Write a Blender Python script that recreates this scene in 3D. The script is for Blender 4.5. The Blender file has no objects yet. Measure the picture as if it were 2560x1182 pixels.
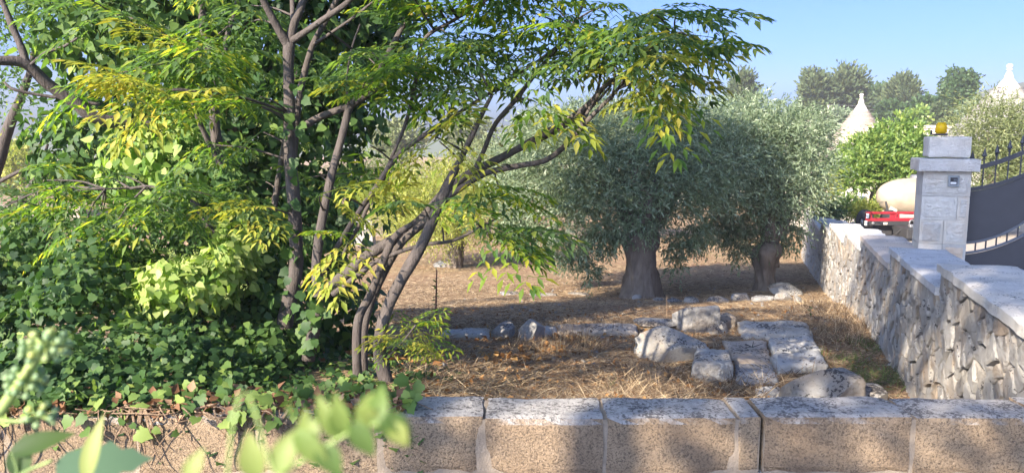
import bpy, bmesh, math, random
import numpy as np
from mathutils import Vector, Matrix, noise

random.seed(7)
RNG = np.random.default_rng(7)
S = bpy.context.scene
C = S.collection
rad = math.radians

# ------------------------------------------------------------------ camera, sky, sun, exposure
EYE = 1.65
F = 1898.0                       # focal length in pixels of the 2560 px wide photograph
PITCH = math.atan(251.0 / F)     # horizon at row 340
cam_d = bpy.data.cameras.new("camera")
cam = bpy.data.objects.new("camera", cam_d)
C.objects.link(cam)
cam.location = (0, 0, EYE)
cam.rotation_euler = (math.pi / 2 - PITCH, 0, 0)
cam_d.sensor_width = 36.0
cam_d.lens = F / 2560.0 * 36.0
cam_d.clip_start = 0.02
cam_d.clip_end = 6000
cam_d.dof.use_dof = True
cam_d.dof.focus_distance = 6.5
cam_d.dof.aperture_fstop = 6.5
S.camera = cam

SUN_AZ = rad(40)                 # how far to the left of straight behind the camera
SUN_EL = rad(29)
to_sun = Vector((-math.sin(SUN_AZ) * math.cos(SUN_EL), -math.cos(SUN_AZ) * math.cos(SUN_EL), math.sin(SUN_EL)))
world = bpy.data.worlds.new("World")
S.world = world
world.use_nodes = True
wn = world.node_tree
wn.nodes.clear()
sky = wn.nodes.new("ShaderNodeTexSky")
sky.sky_type = 'NISHITA'
sky.sun_disc = False
sky.sun_elevation = SUN_EL
sky.sun_rotation = math.atan2(to_sun.x, to_sun.y)
sky.altitude = 200
sky.air_density = 0.5
sky.dust_density = 4.0
sky.ozone_density = 9.5
bg = wn.nodes.new("ShaderNodeBackground")
bg.inputs[1].default_value = 0.12
wo = wn.nodes.new("ShaderNodeOutputWorld")
wn.links.new(sky.outputs[0], bg.inputs[0])
wn.links.new(bg.outputs[0], wo.inputs[0])

sun_d = bpy.data.lights.new("sun", 'SUN')
sun_d.energy = 5.0
sun_d.angle = rad(0.5)
sun_d.color = (1.0, 0.87, 0.69)
sun = bpy.data.objects.new("sun", sun_d)
C.objects.link(sun)
sun.rotation_euler = to_sun.to_track_quat('Z', 'Y').to_euler()

S.view_settings.view_transform = 'Standard'
S.view_settings.look = 'None'
S.view_settings.gamma = 1.0
S.view_settings.use_curve_mapping = False
S.view_settings.exposure = 1.62
S.render.engine = 'CYCLES'
S.cycles.max_bounces = 7
S.cycles.diffuse_bounces = 4
S.cycles.glossy_bounces = 2
S.cycles.transmission_bounces = 5
S.cycles.caustics_reflective = False
S.cycles.caustics_refractive = False

# ------------------------------------------------------------------ helpers: geometry of the view
CP, SP = math.cos(PITCH), math.sin(PITCH)


def P(px, py, d):
    """world point at distance d (along +Y) that the photograph shows at pixel px, py"""
    a = (px - 1280.0) / F
    b = (591.0 - py) / F
    y = CP + b * SP
    k = d / y
    return Vector((a * k, d, EYE + (-SP + b * CP) * k))


def proj(p):
    x, y, z = p[0], p[1], p[2] - EYE
    f = y * CP - z * SP
    u = y * SP + z * CP
    return 1280 + F * x / f, 591 - F * u / f


WALL_X0, WALL_K = 3.16, 0.326          # face of the dry stone wall: x = X0 + K (y - 5.5)


def wall_x(y):
    return WALL_X0 + WALL_K * (y - 5.5)


_D = [3.0, 3.3, 4, 5, 6, 7, 8, 9, 10.5, 12, 13.7, 15, 18, 22, 28, 40, 70, 150, 400, 3000]
_L = [1.22, 1.25, 1.33, 1.5, 1.72, 1.95, 2.14, 2.26, 2.42, 2.66, 2.93, 3.05, 3.3, 3.6, 3.95, 4.5, 5.2, 6, 7, 8]
_M = [1.28, 1.3, 1.45, 1.72, 1.94, 2.08, 2.18, 2.26, 2.42, 2.66, 2.93, 3.05, 3.3, 3.6, 3.95, 4.5, 5.2, 6, 7, 8]
_R = [1.4, 1.5, 1.8, 2.03, 2.17, 2.19, 2.22, 2.28, 2.42, 2.66, 2.93, 3.05, 3.3, 3.6, 3.95, 4.5, 5.2, 6, 7, 8]
_DR = [1.62, 1.62, 1.66, 1.68, 1.7, 1.74, 1.78, 1.82, 1.9, 1.98, 2.08, 2.15, 2.33, 2.6, 3.1, 4.1, 5.1, 6, 7, 8]


def Gnp(x, y):
    x = np.asarray(x, float)
    y = np.asarray(y, float)
    l, m, r, dr = (np.interp(y, _D, t) for t in (_L, _M, _R, _DR))
    a = np.clip((x + 1.3) / 1.8, 0, 1)
    b = np.clip((x - 0.6) / 1.5, 0, 1)
    a = a * a * (3 - 2 * a)
    b = b * b * (3 - 2 * b)
    h = l + (m - l) * a + (r - m) * b
    w = np.clip((x - wall_x(y) - 0.15) / 0.2, 0, 1) * np.clip((45 - y) / 20, 0, 1)
    h = h + (dr - h) * w
    bump = 0.02 * np.sin(x * 2.1 + y * 0.7) * np.sin(y * 1.7 - x * 0.6) + 0.012 * np.sin(x * 5.3 + 1) * np.sin(y * 4.1)
    return EYE - h + bump * (1 - w)


def G(x, y):
    return float(Gnp(x, y))


def on_ground(px, py, d0=3.3, d1=120):
    """point of the ground that the photograph shows at px, py"""
    prev = None
    d = d0
    while d < d1:
        p = P(px, py, d)
        g = G(p.x, p.y)
        if p.z <= g:
            return Vector((p.x, p.y, g))
        d += 0.02 if d < 20 else 0.2
    p = P(px, py, d1)
    return Vector((p.x, p.y, G(p.x, p.y)))


# ------------------------------------------------------------------ helpers: objects
def link_mesh(name, me, mat=None, parent=None, smooth=False):
    o = bpy.data.objects.new(name, me)
    C.objects.link(o)
    if mat is not None and not me.materials:
        me.materials.append(mat)
    if parent is not None:
        o.parent = parent
    if smooth:
        me.polygons.foreach_set("use_smooth", [True] * len(me.polygons))
    return o


def tag(o, label=None, cat=None, group=None, kind=None):
    if label:
        o["label"] = label
    if cat:
        o["category"] = cat
    if group:
        o["group"] = group
    if kind:
        o["kind"] = kind
    return o


def thing(name, label, cat, loc=(0, 0, 0), rz=0.0, group=None):
    o = bpy.data.objects.new(name, None)
    o.empty_display_size = 0.2
    C.objects.link(o)
    o.location = loc
    o.rotation_euler = (0, 0, rz)
    return tag(o, label, cat, group)


def keep(o, parent):
    """parent o without moving it (its mesh is in world coordinates; the parent is unrotated or rotated about z)"""
    o.parent = parent
    o.matrix_parent_inverse = (Matrix.Translation(parent.location) @ parent.rotation_euler.to_matrix().to_4x4()).inverted()
    return o


def np_mesh(name, V, Fc, tint=None):
    V = np.ascontiguousarray(V, dtype=np.float32)
    Fc = np.ascontiguousarray(Fc, dtype=np.int32)
    k = Fc.shape[1]
    me = bpy.data.meshes.new(name)
    me.vertices.add(len(V))
    me.vertices.foreach_set("co", V.ravel())
    me.loops.add(Fc.size)
    me.loops.foreach_set("vertex_index", Fc.ravel())
    me.polygons.add(len(Fc))
    me.polygons.foreach_set("loop_start", np.arange(0, Fc.size, k, dtype=np.int32))
    if tint is not None:
        at = me.attributes.new("tint", 'FLOAT', 'POINT')
        at.data.foreach_set("value", np.ascontiguousarray(tint, dtype=np.float32))
    me.update(calc_edges=True)
    return me


def scatter(tv, tf, pos, R, s, tint):
    """copies of a template (verts tv, faces tf) at pos with frames R (columns x, y, z) and scale s"""
    n, k = len(pos), len(tv)
    s = np.asarray(s).reshape(n, 1, 1)
    V = np.einsum('nij,kj->nki', R, tv) * s + pos[:, None, :]
    Fc = tf[None] + (np.arange(n) * k)[:, None, None]
    return V.reshape(-1, 3), Fc.reshape(-1, tf.shape[1]), np.repeat(np.asarray(tint), k)


def frames(ax, nz):
    """orthonormal frames with x along ax and z near nz"""
    ax = ax / np.linalg.norm(ax, axis=1, keepdims=True)
    y = np.cross(nz, ax)
    l = np.linalg.norm(y, axis=1, keepdims=True)
    y = np.where(l < 1e-5, np.array([[0, 1, 0]]), y / np.maximum(l, 1e-6))
    z = np.cross(ax, y)
    return np.stack([ax, y, z], axis=2)


def unit(n):
    v = RNG.normal(size=(n, 3))
    return v / np.linalg.norm(v, axis=1, keepdims=True)


class MB:
    """collects simple solids into one mesh"""

    def __init__(self):
        self.v, self.f = [], []

    def add(self, verts, faces):
        n = len(self.v)
        self.v += [tuple(v) for v in verts]
        self.f += [tuple(i + n for i in f) for f in faces]
        return self

    def box(self, c, s, rz=0.0, bev=0.0):
        bm = bmesh.new()
        bmesh.ops.create_cube(bm, size=1.0)
        for v in bm.verts:
            v.co = Vector((v.co.x * s[0], v.co.y * s[1], v.co.z * s[2]))
        if bev > 0:
            bmesh.ops.bevel(bm, geom=bm.edges[:], offset=bev, segments=2, affect='EDGES', profile=0.5)
        M = Matrix.Translation(c) @ Matrix.Rotation(rz, 4, 'Z')
        bm.verts.index_update()
        self.add([M @ v.co for v in bm.verts], [[v.index for v in f.verts] for f in bm.faces])
        bm.free()
        return self

    def tube(self, pts, radii, n=7, cap=True):
        pts = [Vector(p) for p in pts]
        if not hasattr(radii, '__len__'):
            radii = [radii] * len(pts)
        up = Vector((0.31, 0.2, 0.93))
        verts, faces = [], []
        u = None
        for i, p in enumerate(pts):
            t = (pts[min(i + 1, len(pts) - 1)] - pts[max(i - 1, 0)])
            if t.length < 1e-6:
                t = Vector((0, 0, 1))
            t.normalize()
            if u is None:
                u = t.cross(up)
                if u.length < 0.05:
                    u = t.cross(Vector((1, 0, 0)))
            u = (u - t * u.dot(t))
            u.normalize()
            w = t.cross(u)
            for k in range(n):
                a = 2 * math.pi * k / n
                verts.append(p + (u * math.cos(a) + w * math.sin(a)) * radii[i])
        for i in range(len(pts) - 1):
            for k in range(n):
                faces.append((i * n + k, i * n + (k + 1) % n, (i + 1) * n + (k + 1) % n, (i + 1) * n + k))
        if cap:
            faces.append(tuple(range(n - 1, -1, -1)))
            faces.append(tuple((len(pts) - 1) * n + k for k in range(n)))
        return self.add(verts, faces)

    def lathe(self, prof, c, n=32):
        verts, faces = [], []
        for r, z in prof:
            for k in range(n):
                a = 2 * math.pi * k / n
                verts.append((c[0] + r * math.cos(a), c[1] + r * math.sin(a), c[2] + z))
        for i in range(len(prof) - 1):
            for k in range(n):
                faces.append((i * n + k, i * n + (k + 1) % n, (i + 1) * n + (k + 1) % n, (i + 1) * n + k))
        faces.append(tuple((len(prof) - 1) * n + k for k in range(n)))
        return self.add(verts, faces)

    def mesh(self, name):
        me = bpy.data.meshes.new(name)
        me.from_pydata(self.v, [], self.f)
        me.update()
        return me

    def build(self, name, mat, parent=None, smooth=False):
        return link_mesh(name, self.mesh(name), mat, parent, smooth)


def spline(ctrl, n=6):
    """Catmull-Rom through a list of tuples"""
    c = [np.array(p, float) for p in ctrl]
    c = [2 * c[0] - c[1]] + c + [2 * c[-1] - c[-2]]
    out = []
    for i in range(1, len(c) - 2):
        for k in range(n):
            t = k / n
            a, b, d, e = c[i - 1], c[i], c[i + 1], c[i + 2]
            out.append(0.5 * (2 * b + (d - a) * t + (2 * a - 5 * b + 4 * d - e) * t * t + (3 * b - a - 3 * d + e) * t ** 3))
    out.append(c[-2])
    return out


# ------------------------------------------------------------------ helpers: materials
def mat_new(name):
    m = bpy.data.materials.new(name)
    m.use_nodes = True
    nt = m.node_tree
    nt.nodes.clear()
    out = nt.nodes.new("ShaderNodeOutputMaterial")
    bs = nt.nodes.new("ShaderNodeBsdfPrincipled")
    nt.links.new(bs.outputs[0], out.inputs[0])
    return m, nt, bs, out


def col(c):
    return (c[0], c[1], c[2], 1.0)


def ramp(nt, fac, stops, interp='LINEAR'):
    r = nt.nodes.new("ShaderNodeValToRGB")
    r.color_ramp.interpolation = interp
    e = r.color_ramp.elements
    while len(e) > 1:
        e.remove(e[0])
    e[0].position = stops[0][0]
    e[0].color = col(stops[0][1])
    for p, c in stops[1:]:
        x = e.new(p)
        x.color = col(c)
    if fac is not None:
        nt.links.new(fac, r.inputs[0])
    return r.outputs[0]


def noise_tex(nt, vec, scale, detail=4, rough=0.55, dist=0.0):
    n = nt.nodes.new("ShaderNodeTexNoise")
    n.inputs['Scale'].default_value = scale
    n.inputs['Detail'].default_value = detail
    n.inputs['Roughness'].default_value = rough
    n.inputs['Distortion'].default_value = dist
    nt.links.new(vec, n.inputs['Vector'])
    return n.outputs[0]


def voro(nt, vec, scale, feat='F1', rnd=1.0):
    n = nt.nodes.new("ShaderNodeTexVoronoi")
    n.feature = feat
    n.inputs['Scale'].default_value = scale
    n.inputs['Randomness'].default_value = rnd
    nt.links.new(vec, n.inputs['Vector'])
    return n.outputs[0]


def mixc(nt, fac, a, b, mode='MIX'):
    m = nt.nodes.new("ShaderNodeMix")
    m.data_type = 'RGBA'
    m.blend_type = mode
    if isinstance(fac, float):
        m.inputs[0].default_value = fac
    else:
        nt.links.new(fac, m.inputs[0])
    for i, v in ((6, a), (7, b)):
        if isinstance(v, tuple):
            m.inputs[i].default_value = col(v)
        else:
            nt.links.new(v, m.inputs[i])
    return m.outputs[2]


def math_n(nt, op, a, b=None, clamp=False):
    m = nt.nodes.new("ShaderNodeMath")
    m.operation = op
    m.use_clamp = clamp
    for i, v in ((0, a), (1, b)):
        if v is None:
            continue
        if isinstance(v, (int, float)):
            m.inputs[i].default_value = v
        else:
            nt.links.new(v, m.inputs[i])
    return m.outputs[0]


def texco(nt, space='Object'):
    t = nt.nodes.new("ShaderNodeTexCoord")
    return t.outputs[space]


def world_pos(nt):
    return nt.nodes.new("ShaderNodeNewGeometry").outputs['Position']


def bump(nt, bs, height, strength=0.5, dist=0.02):
    b = nt.nodes.new("ShaderNodeBump")
    b.inputs['Strength'].default_value = strength
    b.inputs['Distance'].default_value = dist
    nt.links.new(height, b.inputs['Height'])
    nt.links.new(b.outputs[0], bs.inputs['Normal'])


def leaf_mat(name, stops, transl=0.35, rough=0.5, spec=0.35, tcol=None):
    m, nt, bs, out = mat_new(name)
    a = nt.nodes.new("ShaderNodeAttribute")
    a.attribute_name = "tint"
    c = ramp(nt, a.outputs['Fac'], stops)
    nt.links.new(c, bs.inputs['Base Color'])
    bs.inputs['Roughness'].default_value = rough
    bs.inputs['Specular IOR Level'].default_value = spec
    tr = nt.nodes.new("ShaderNodeBsdfTranslucent")
    tc = mixc(nt, 1.0, c, tcol or (1.6, 1.75, 0.7), 'MULTIPLY')
    nt.links.new(tc, tr.inputs[0])
    mx = nt.nodes.new("ShaderNodeMixShader")
    mx.inputs[0].default_value = transl
    nt.links.new(bs.outputs[0], mx.inputs[1])
    nt.links.new(tr.outputs[0], mx.inputs[2])
    nt.links.new(mx.outputs[0], out.inputs[0])
    return m


def plain(name, c, rough=0.6, metal=0.0, spec=0.4, var=0.15, scale=6.0, bmp=0.0):
    m, nt, bs, out = mat_new(name)
    v = world_pos(nt)
    n = noise_tex(nt, v, scale, 5)
    cc = ramp(nt, n, [(0.3, tuple(x * (1 - var) for x in c)), (0.7, tuple(min(1, x * (1 + var)) for x in c))])
    nt.links.new(cc, bs.inputs['Base Color'])
    bs.inputs['Roughness'].default_value = rough
    bs.inputs['Metallic'].default_value = metal
    bs.inputs['Specular IOR Level'].default_value = spec
    if bmp:
        bump(nt, bs, noise_tex(nt, v, scale * 6, 6), bmp, 0.01)
    return m


def bark_mat(name, dark, light, scale=14.0, stretch=0.25):
    m, nt, bs, out = mat_new(name)
    v = world_pos(nt)
    mp = nt.nodes.new("ShaderNodeMapping")
    mp.inputs['Scale'].default_value = (1, 1, stretch)
    nt.links.new(v, mp.inputs[0])
    n = noise_tex(nt, mp.outputs[0], scale, 8, 0.65, 0.4)
    n2 = noise_tex(nt, v, scale * 0.35, 3)
    n3 = noise_tex(nt, v, scale * 5, 4)
    c = ramp(nt, n, [(0.32, dark), (0.62, light)])
    c = mixc(nt, math_n(nt, 'MULTIPLY', n2, 0.5), c, tuple(x * 1.5 for x in light))
    nt.links.new(c, bs.inputs['Base Color'])
    bs.inputs['Roughness'].default_value = 0.85
    bs.inputs['Specular IOR Level'].default_value = 0.2
    bump(nt, bs, math_n(nt, 'ADD', n, math_n(nt, 'MULTIPLY', n3, 0.3)), 0.9, 0.02)
    return m


def stone_mat(name, base, warm, dark, lichen=0.5, scale=5.0, rust=(0.42, 0.3, 0.2), spot=38.0):
    """weathered limestone: pale with warm patches, dark pits and black lichen"""
    m, nt, bs, out = mat_new(name)
    v = world_pos(nt)
    n = noise_tex(nt, v, scale, 8, 0.62)
    c = ramp(nt, n, [(0.28, dark), (0.45, base), (0.75, tuple(min(1, x * 1.15) for x in base))])
    nw = noise_tex(nt, v, scale * 0.55, 3)
    wf = ramp(nt, nw, [(0.5, (0, 0, 0)), (0.68, (1, 1, 1))])
    c = mixc(nt, wf, c, warm)
    oi = nt.nodes.new("ShaderNodeObjectInfo")
    rf = ramp(nt, oi.outputs['Random'], [(0.0, (0.80, 0.80, 0.82)), (0.5, (1, 1, 1)), (0.85, (1.0, 0.95, 0.88)), (1.0, (0.98, 0.84, 0.72))])
    c = mixc(nt, 1.0, c, rf, 'MULTIPLY')
    # black lichen in spots, most on faces turned up
    l1 = noise_tex(nt, v, spot, 3, 0.6)
    l2 = noise_tex(nt, v, scale * 0.9, 3)
    gn = nt.nodes.new("ShaderNodeNewGeometry")
    sp = nt.nodes.new("ShaderNodeSeparateXYZ")
    nt.links.new(gn.outputs['Normal'], sp.inputs[0])
    upf = math_n(nt, 'MULTIPLY', math_n(nt, 'ADD', sp.outputs[2], 0.6), 0.10)
    s = math_n(nt, 'ADD', math_n(nt, 'ADD', math_n(nt, 'MULTIPLY', l1, 0.62), math_n(nt, 'MULTIPLY', l2, 0.42)), upf)
    lf = ramp(nt, s, [(0.665 - 0.06 * (lichen - 0.5), (0, 0, 0)), (0.70 - 0.06 * (lichen - 0.5), (1, 1, 1))])
    c = mixc(nt, math_n(nt, 'MULTIPLY', lf, 0.85), c, (0.045, 0.042, 0.045))
    nt.links.new(c, bs.inputs['Base Color'])
    bs.inputs['Roughness'].default_value = 0.9
    bs.inputs['Specular IOR Level'].default_value = 0.15
    b2 = noise_tex(nt, v, scale * 9, 8, 0.7)
    bump(nt, bs, math_n(nt, 'ADD', math_n(nt, 'MULTIPLY', n, 1.0), math_n(nt, 'MULTIPLY', b2, 0.7)), 1.0, 0.045)
    return m


M = {}
M['cherry_green'] = leaf_mat('chinaberry green', [(0, (0.06, 0.115, 0.05)), (0.6, (0.105, 0.18, 0.07)), (0.9, (0.18, 0.25, 0.06)), (1, (0.3, 0.32, 0.05))], 0.55)
M['cherry_lime'] = leaf_mat('chinaberry yellowing', [(0, (0.07, 0.15, 0.03)), (0.45, (0.16, 0.26, 0.035)), (0.75, (0.28, 0.34, 0.04)), (1, (0.44, 0.4, 0.05))], 0.55)
M['cherry_yellow'] = leaf_mat('chinaberry yellow', [(0, (0.22, 0.3, 0.05)), (0.6, (0.4, 0.43, 0.07)), (1, (0.5, 0.43, 0.09))], 0.5, tcol=(1.3, 1.2, 0.6))
M['ivy'] = leaf_mat('ivy leaf', [(0, (0.025, 0.06, 0.024)), (0.45, (0.065, 0.13, 0.04)), (0.75, (0.13, 0.21, 0.055)), (1, (0.28, 0.37, 0.1))], 0.38, 0.5, 0.25)
M['ivy_sunlit'] = leaf_mat('sunlit young ivy leaf', [(0, (0.06, 0.13, 0.03)), (0.4, (0.14, 0.24, 0.05)), (0.75, (0.26, 0.36, 0.09)), (1, (0.4, 0.46, 0.17))], 0.4, 0.45, 0.3)  # paler ivy leaf for sunlit patches, the light put into its colour
M['ivy_dead'] = leaf_mat('dead ivy leaf', [(0, (0.12, 0.06, 0.03)), (0.6, (0.22, 0.12, 0.07)), (1, (0.38, 0.25, 0.16))], 0.15, 0.8, 0.1, (1.2, 1, 0.8))
M['ivy_flower'] = leaf_mat('ivy flower', [(0, (0.16, 0.22, 0.06)), (1, (0.36, 0.42, 0.14))], 0.2, 0.6)
M['olive'] = leaf_mat('olive leaf', [(0, (0.075, 0.12, 0.065)), (0.45, (0.165, 0.225, 0.13)), (0.8, (0.28, 0.34, 0.22)), (1, (0.4, 0.45, 0.33))], 0.3, 0.45, 0.5, (1.3, 1.4, 0.8))
M['olive_lit'] = leaf_mat('sunlit olive leaf', [(0, (0.08, 0.11, 0.04)), (0.5, (0.16, 0.19, 0.08)), (1, (0.3, 0.32, 0.16))], 0.25, 0.5, 0.4)  # yellower copy of the olive leaf, sunlight put into its colour
M['laurel'] = leaf_mat('citrus leaf', [(0, (0.08, 0.15, 0.04)), (0.5, (0.16, 0.25, 0.06)), (1, (0.34, 0.4, 0.1))], 0.35, 0.4, 0.5)
M['shrub'] = leaf_mat('yellow shrub', [(0, (0.16, 0.2, 0.04)), (0.6, (0.34, 0.36, 0.08)), (1, (0.5, 0.44, 0.14))], 0.35)
M['conifer'] = leaf_mat('conifer', [(0, (0.035, 0.055, 0.025)), (0.6, (0.07, 0.1, 0.045)), (1, (0.14, 0.165, 0.07))], 0.15, 0.7, 0.2)
M['broad'] = leaf_mat('broadleaf', [(0, (0.03, 0.06, 0.025)), (0.6, (0.06, 0.11, 0.04)), (1, (0.1, 0.16, 0.06))], 0.25)
M['straw'] = leaf_mat('straw', [(0, (0.08, 0.05, 0.035)), (0.4, (0.22, 0.15, 0.095)), (0.8, (0.46, 0.35, 0.22)), (1, (0.64, 0.52, 0.35))], 0.2, 0.7, 0.2, (1, 0.95, 0.8))
M['green_grass'] = leaf_mat('green grass', [(0, (0.06, 0.09, 0.03)), (1, (0.14, 0.2, 0.06))], 0.3)
M['bark'] = bark_mat('chinaberry bark', (0.042, 0.036, 0.034), (0.1, 0.085, 0.08), 22)
M['bark_olive'] = bark_mat('olive bark', (0.045, 0.037, 0.03), (0.17, 0.14, 0.115), 11, 0.22)
M['vine'] = bark_mat('ivy stem bark', (0.12, 0.08, 0.05), (0.3, 0.21, 0.14), 30, 1)
M['twig'] = plain('green twig', (0.12, 0.12, 0.05), 0.7)
M['red_twig'] = plain('reddish twig', (0.25, 0.1, 0.07), 0.7)
M['stone'] = stone_mat('wall limestone', (0.47, 0.455, 0.43), (0.46, 0.385, 0.31), (0.23, 0.215, 0.2), -0.2, 8.0)
M['rock'] = stone_mat('field limestone', (0.34, 0.335, 0.325), (0.33, 0.28, 0.23), (0.15, 0.14, 0.135), 0.0, 4.0, spot=42)
M['slab'] = stone_mat('paving limestone', (0.48, 0.48, 0.475), (0.44, 0.4, 0.35), (0.28, 0.27, 0.26), -0.4, 4.0, spot=34)
M['cap'] = stone_mat('whitewashed coping', (0.76, 0.76, 0.75), (0.7, 0.69, 0.66), (0.58, 0.575, 0.57), -1.2, 6.0, spot=60)
M['mortar'] = stone_mat('wall core', (0.12, 0.11, 0.1), (0.12, 0.1, 0.08), (0.09, 0.08, 0.07), 0.3, 8)
M['plaster'] = stone_mat('white plaster', (0.78, 0.74, 0.68), (0.74, 0.68, 0.6), (0.68, 0.65, 0.6), -1.0, 5.0, spot=50)
M['pillar'] = stone_mat('pillar stone', (0.78, 0.735, 0.66), (0.76, 0.67, 0.56), (0.68, 0.64, 0.58), -2.0, 7)
M['iron'] = plain('anthracite gate paint', (0.05, 0.05, 0.058), 0.5, 0.0, 0.4, 0.08)
M['rail'] = plain('grey rail paint', (0.1, 0.11, 0.13), 0.4, 0.0, 0.5, 0.08)
M['red'] = plain('red trailer paint', (0.27, 0.012, 0.022), 0.45, 0, 0.5, 0.15)
M['dark'] = plain('dark rubber', (0.035, 0.035, 0.038), 0.7)
M['grey'] = plain('grey plastic', (0.25, 0.27, 0.28), 0.5)
M['steel'] = plain('worn steel', (0.35, 0.35, 0.36), 0.45, 0.7)
M['whiteplate'] = plain('white plate', (0.75, 0.75, 0.75), 0.5)
M['road'] = plain('asphalt', (0.06, 0.06, 0.06), 0.9, scale=30, bmp=0.3)
M['drive'] = plain('pale gravel drive', (0.42, 0.36, 0.3), 0.95, scale=12, bmp=0.4)


def amber_mat():
    m, nt, bs, out = mat_new('amber lens')
    bs.inputs['Base Color'].default_value = (0.85, 0.6, 0.015, 1)
    bs.inputs['Roughness'].default_value = 0.25
    tr = nt.nodes.new("ShaderNodeBsdfTranslucent")
    tr.inputs[0].default_value = (0.95, 0.6, 0.02, 1)
    mx = nt.nodes.new("ShaderNodeMixShader")
    mx.inputs[0].default_value = 0.4
    nt.links.new(bs.outputs[0], mx.inputs[1])
    nt.links.new(tr.outputs[0], mx.inputs[2])
    nt.links.new(mx.outputs[0], out.inputs[0])
    return m


M['amber'] = amber_mat()


def tank_mat():
    m, nt, bs, out = mat_new('weathered tank')
    v = texco(nt)
    n = noise_tex(nt, v, 3.0, 7, 0.6)
    c = ramp(nt, n, [(0.3, (0.29, 0.235, 0.175)), (0.6, (0.4, 0.335, 0.25))])
    r = ramp(nt, noise_tex(nt, v, 2.2, 8, 0.75, 0.5), [(0.58, (0, 0, 0)), (0.72, (1, 1, 1))])
    c = mixc(nt, math_n(nt, 'MULTIPLY', r, 0.6), c, (0.3, 0.17, 0.08))
    nt.links.new(c, bs.inputs['Base Color'])
    bs.inputs['Roughness'].default_value = 0.6
    return m


M['tank'] = tank_mat()


def tufo_mat():
    """tan tufa block, wormy pits on the face; grey crust and black lichen where it is turned up"""
    m, nt, bs, out = mat_new('tufa block')
    v = world_pos(nt)
    dn = nt.nodes.new("ShaderNodeTexNoise")
    dn.inputs['Scale'].default_value = 60
    nt.links.new(v, dn.inputs['Vector'])
    mv = nt.nodes.new("ShaderNodeMix")
    mv.data_type = 'VECTOR'
    mv.inputs[0].default_value = 0.02
    nt.links.new(v, mv.inputs[4])
    nt.links.new(dn.outputs['Color'], mv.inputs[5])
    pit = voro(nt, mv.outputs[1], 105, 'DISTANCE_TO_EDGE')
    pn = noise_tex(nt, v, 120, 3, 0.7, 0.8)
    big = noise_tex(nt, v, 3.0, 6, 0.6)
    c = ramp(nt, big, [(0.3, (0.26, 0.195, 0.14)), (0.5, (0.36, 0.28, 0.195)), (0.7, (0.44, 0.35, 0.25))])
    oi = nt.nodes.new("ShaderNodeObjectInfo")
    rf = ramp(nt, oi.outputs['Random'], [(0.0, (0.86, 0.82, 0.8)), (1.0, (1.06, 1.02, 0.97))])
    c = mixc(nt, 1.0, c, rf, 'MULTIPLY')
    pf = ramp(nt, pn, [(0.40, (1, 1, 1)), (0.49, (0, 0, 0))])
    c = mixc(nt, math_n(nt, 'MULTIPLY', pf, 0.85), c, (0.11, 0.085, 0.068))
    gn = nt.nodes.new("ShaderNodeNewGeometry")
    sp = nt.nodes.new("ShaderNodeSeparateXYZ")
    nt.links.new(gn.outputs['Normal'], sp.inputs[0])
    nn = noise_tex(nt, v, 14, 5, 0.65)
    up = math_n(nt, 'ADD', sp.outputs[2], math_n(nt, 'MULTIPLY', math_n(nt, 'SUBTRACT', nn, 0.5), 0.9))
    uf = ramp(nt, up, [(0.18, (0, 0, 0)), (0.5, (1, 1, 1))])
    crust = ramp(nt, noise_tex(nt, v, 30, 5, 0.6), [(0.3, (0.3, 0.285, 0.27)), (0.6, (0.48, 0.46, 0.44))])
    l1 = noise_tex(nt, v, 64, 4, 0.65, 0.6)
    l2 = noise_tex(nt, v, 9, 3)
    ls = math_n(nt, 'ADD', math_n(nt, 'MULTIPLY', l1, 0.68), math_n(nt, 'MULTIPLY', l2, 0.4))
    lf = ramp(nt, ls, [(0.555, (0, 0, 0)), (0.60, (1, 1, 1))])
    crust = mixc(nt, math_n(nt, 'MULTIPLY', lf, 0.8), crust, (0.08, 0.075, 0.08))
    c = mixc(nt, uf, c, crust)
    nt.links.new(c, bs.inputs['Base Color'])
    bs.inputs['Roughness'].default_value = 0.95
    bs.inputs['Specular IOR Level'].default_value = 0.1
    h = math_n(nt, 'ADD', math_n(nt, 'MULTIPLY', pn, 0.7), math_n(nt, 'MULTIPLY', nn, 0.5))
    bump(nt, bs, h, 1.0, 0.02)
    return m


M['tufo'] = tufo_mat()


def ground_mat():
    m, nt, bs, out = mat_new('dry field')
    v = world_pos(nt)
    n1 = noise_tex(nt, v, 0.5, 6, 0.6)
    n2 = noise_tex(nt, v, 9, 6, 0.7)
    n3 = noise_tex(nt, v, 70, 4, 0.7)
    c = ramp(nt, n2, [(0.3, (0.2, 0.14, 0.1)), (0.5, (0.4, 0.305, 0.205)), (0.7, (0.58, 0.47, 0.325))])
    c2 = ramp(nt, n3, [(0.35, (0.5, 0.42, 0.36)), (0.65, (1.2, 1.15, 1.05))])
    c = mixc(nt, 1.0, c, c2, 'MULTIPLY')
    red = ramp(nt, n1, [(0.48, (0, 0, 0)), (0.66, (1, 1, 1))])
    c = mixc(nt, math_n(nt, 'MULTIPLY', red, 0.45), c, (0.3, 0.16, 0.1))
    nt.links.new(c, bs.inputs['Base Color'])
    bs.inputs['Roughness'].default_value = 0.95
    bs.inputs['Specular IOR Level'].default_value = 0.1
    bump(nt, bs, math_n(nt, 'ADD', n2, math_n(nt, 'MULTIPLY', n3, 0.4)), 1.0, 0.05)
    return m


M['ground'] = ground_mat()

# ------------------------------------------------------------------ the setting: ground, road, drive, far hills
def axis(fine0, fine1, step, far0, far1, g=1.25):
    a = list(np.arange(fine0, fine1 + 1e-6, step))
    s = step
    while a[-1] < far1:
        s *= g
        a.append(a[-1] + s)
    s = step
    if far0 < fine0:
        while a[0] > far0:
            s *= g
            a.insert(0, a[0] - s)
    return np.array(a)


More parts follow.
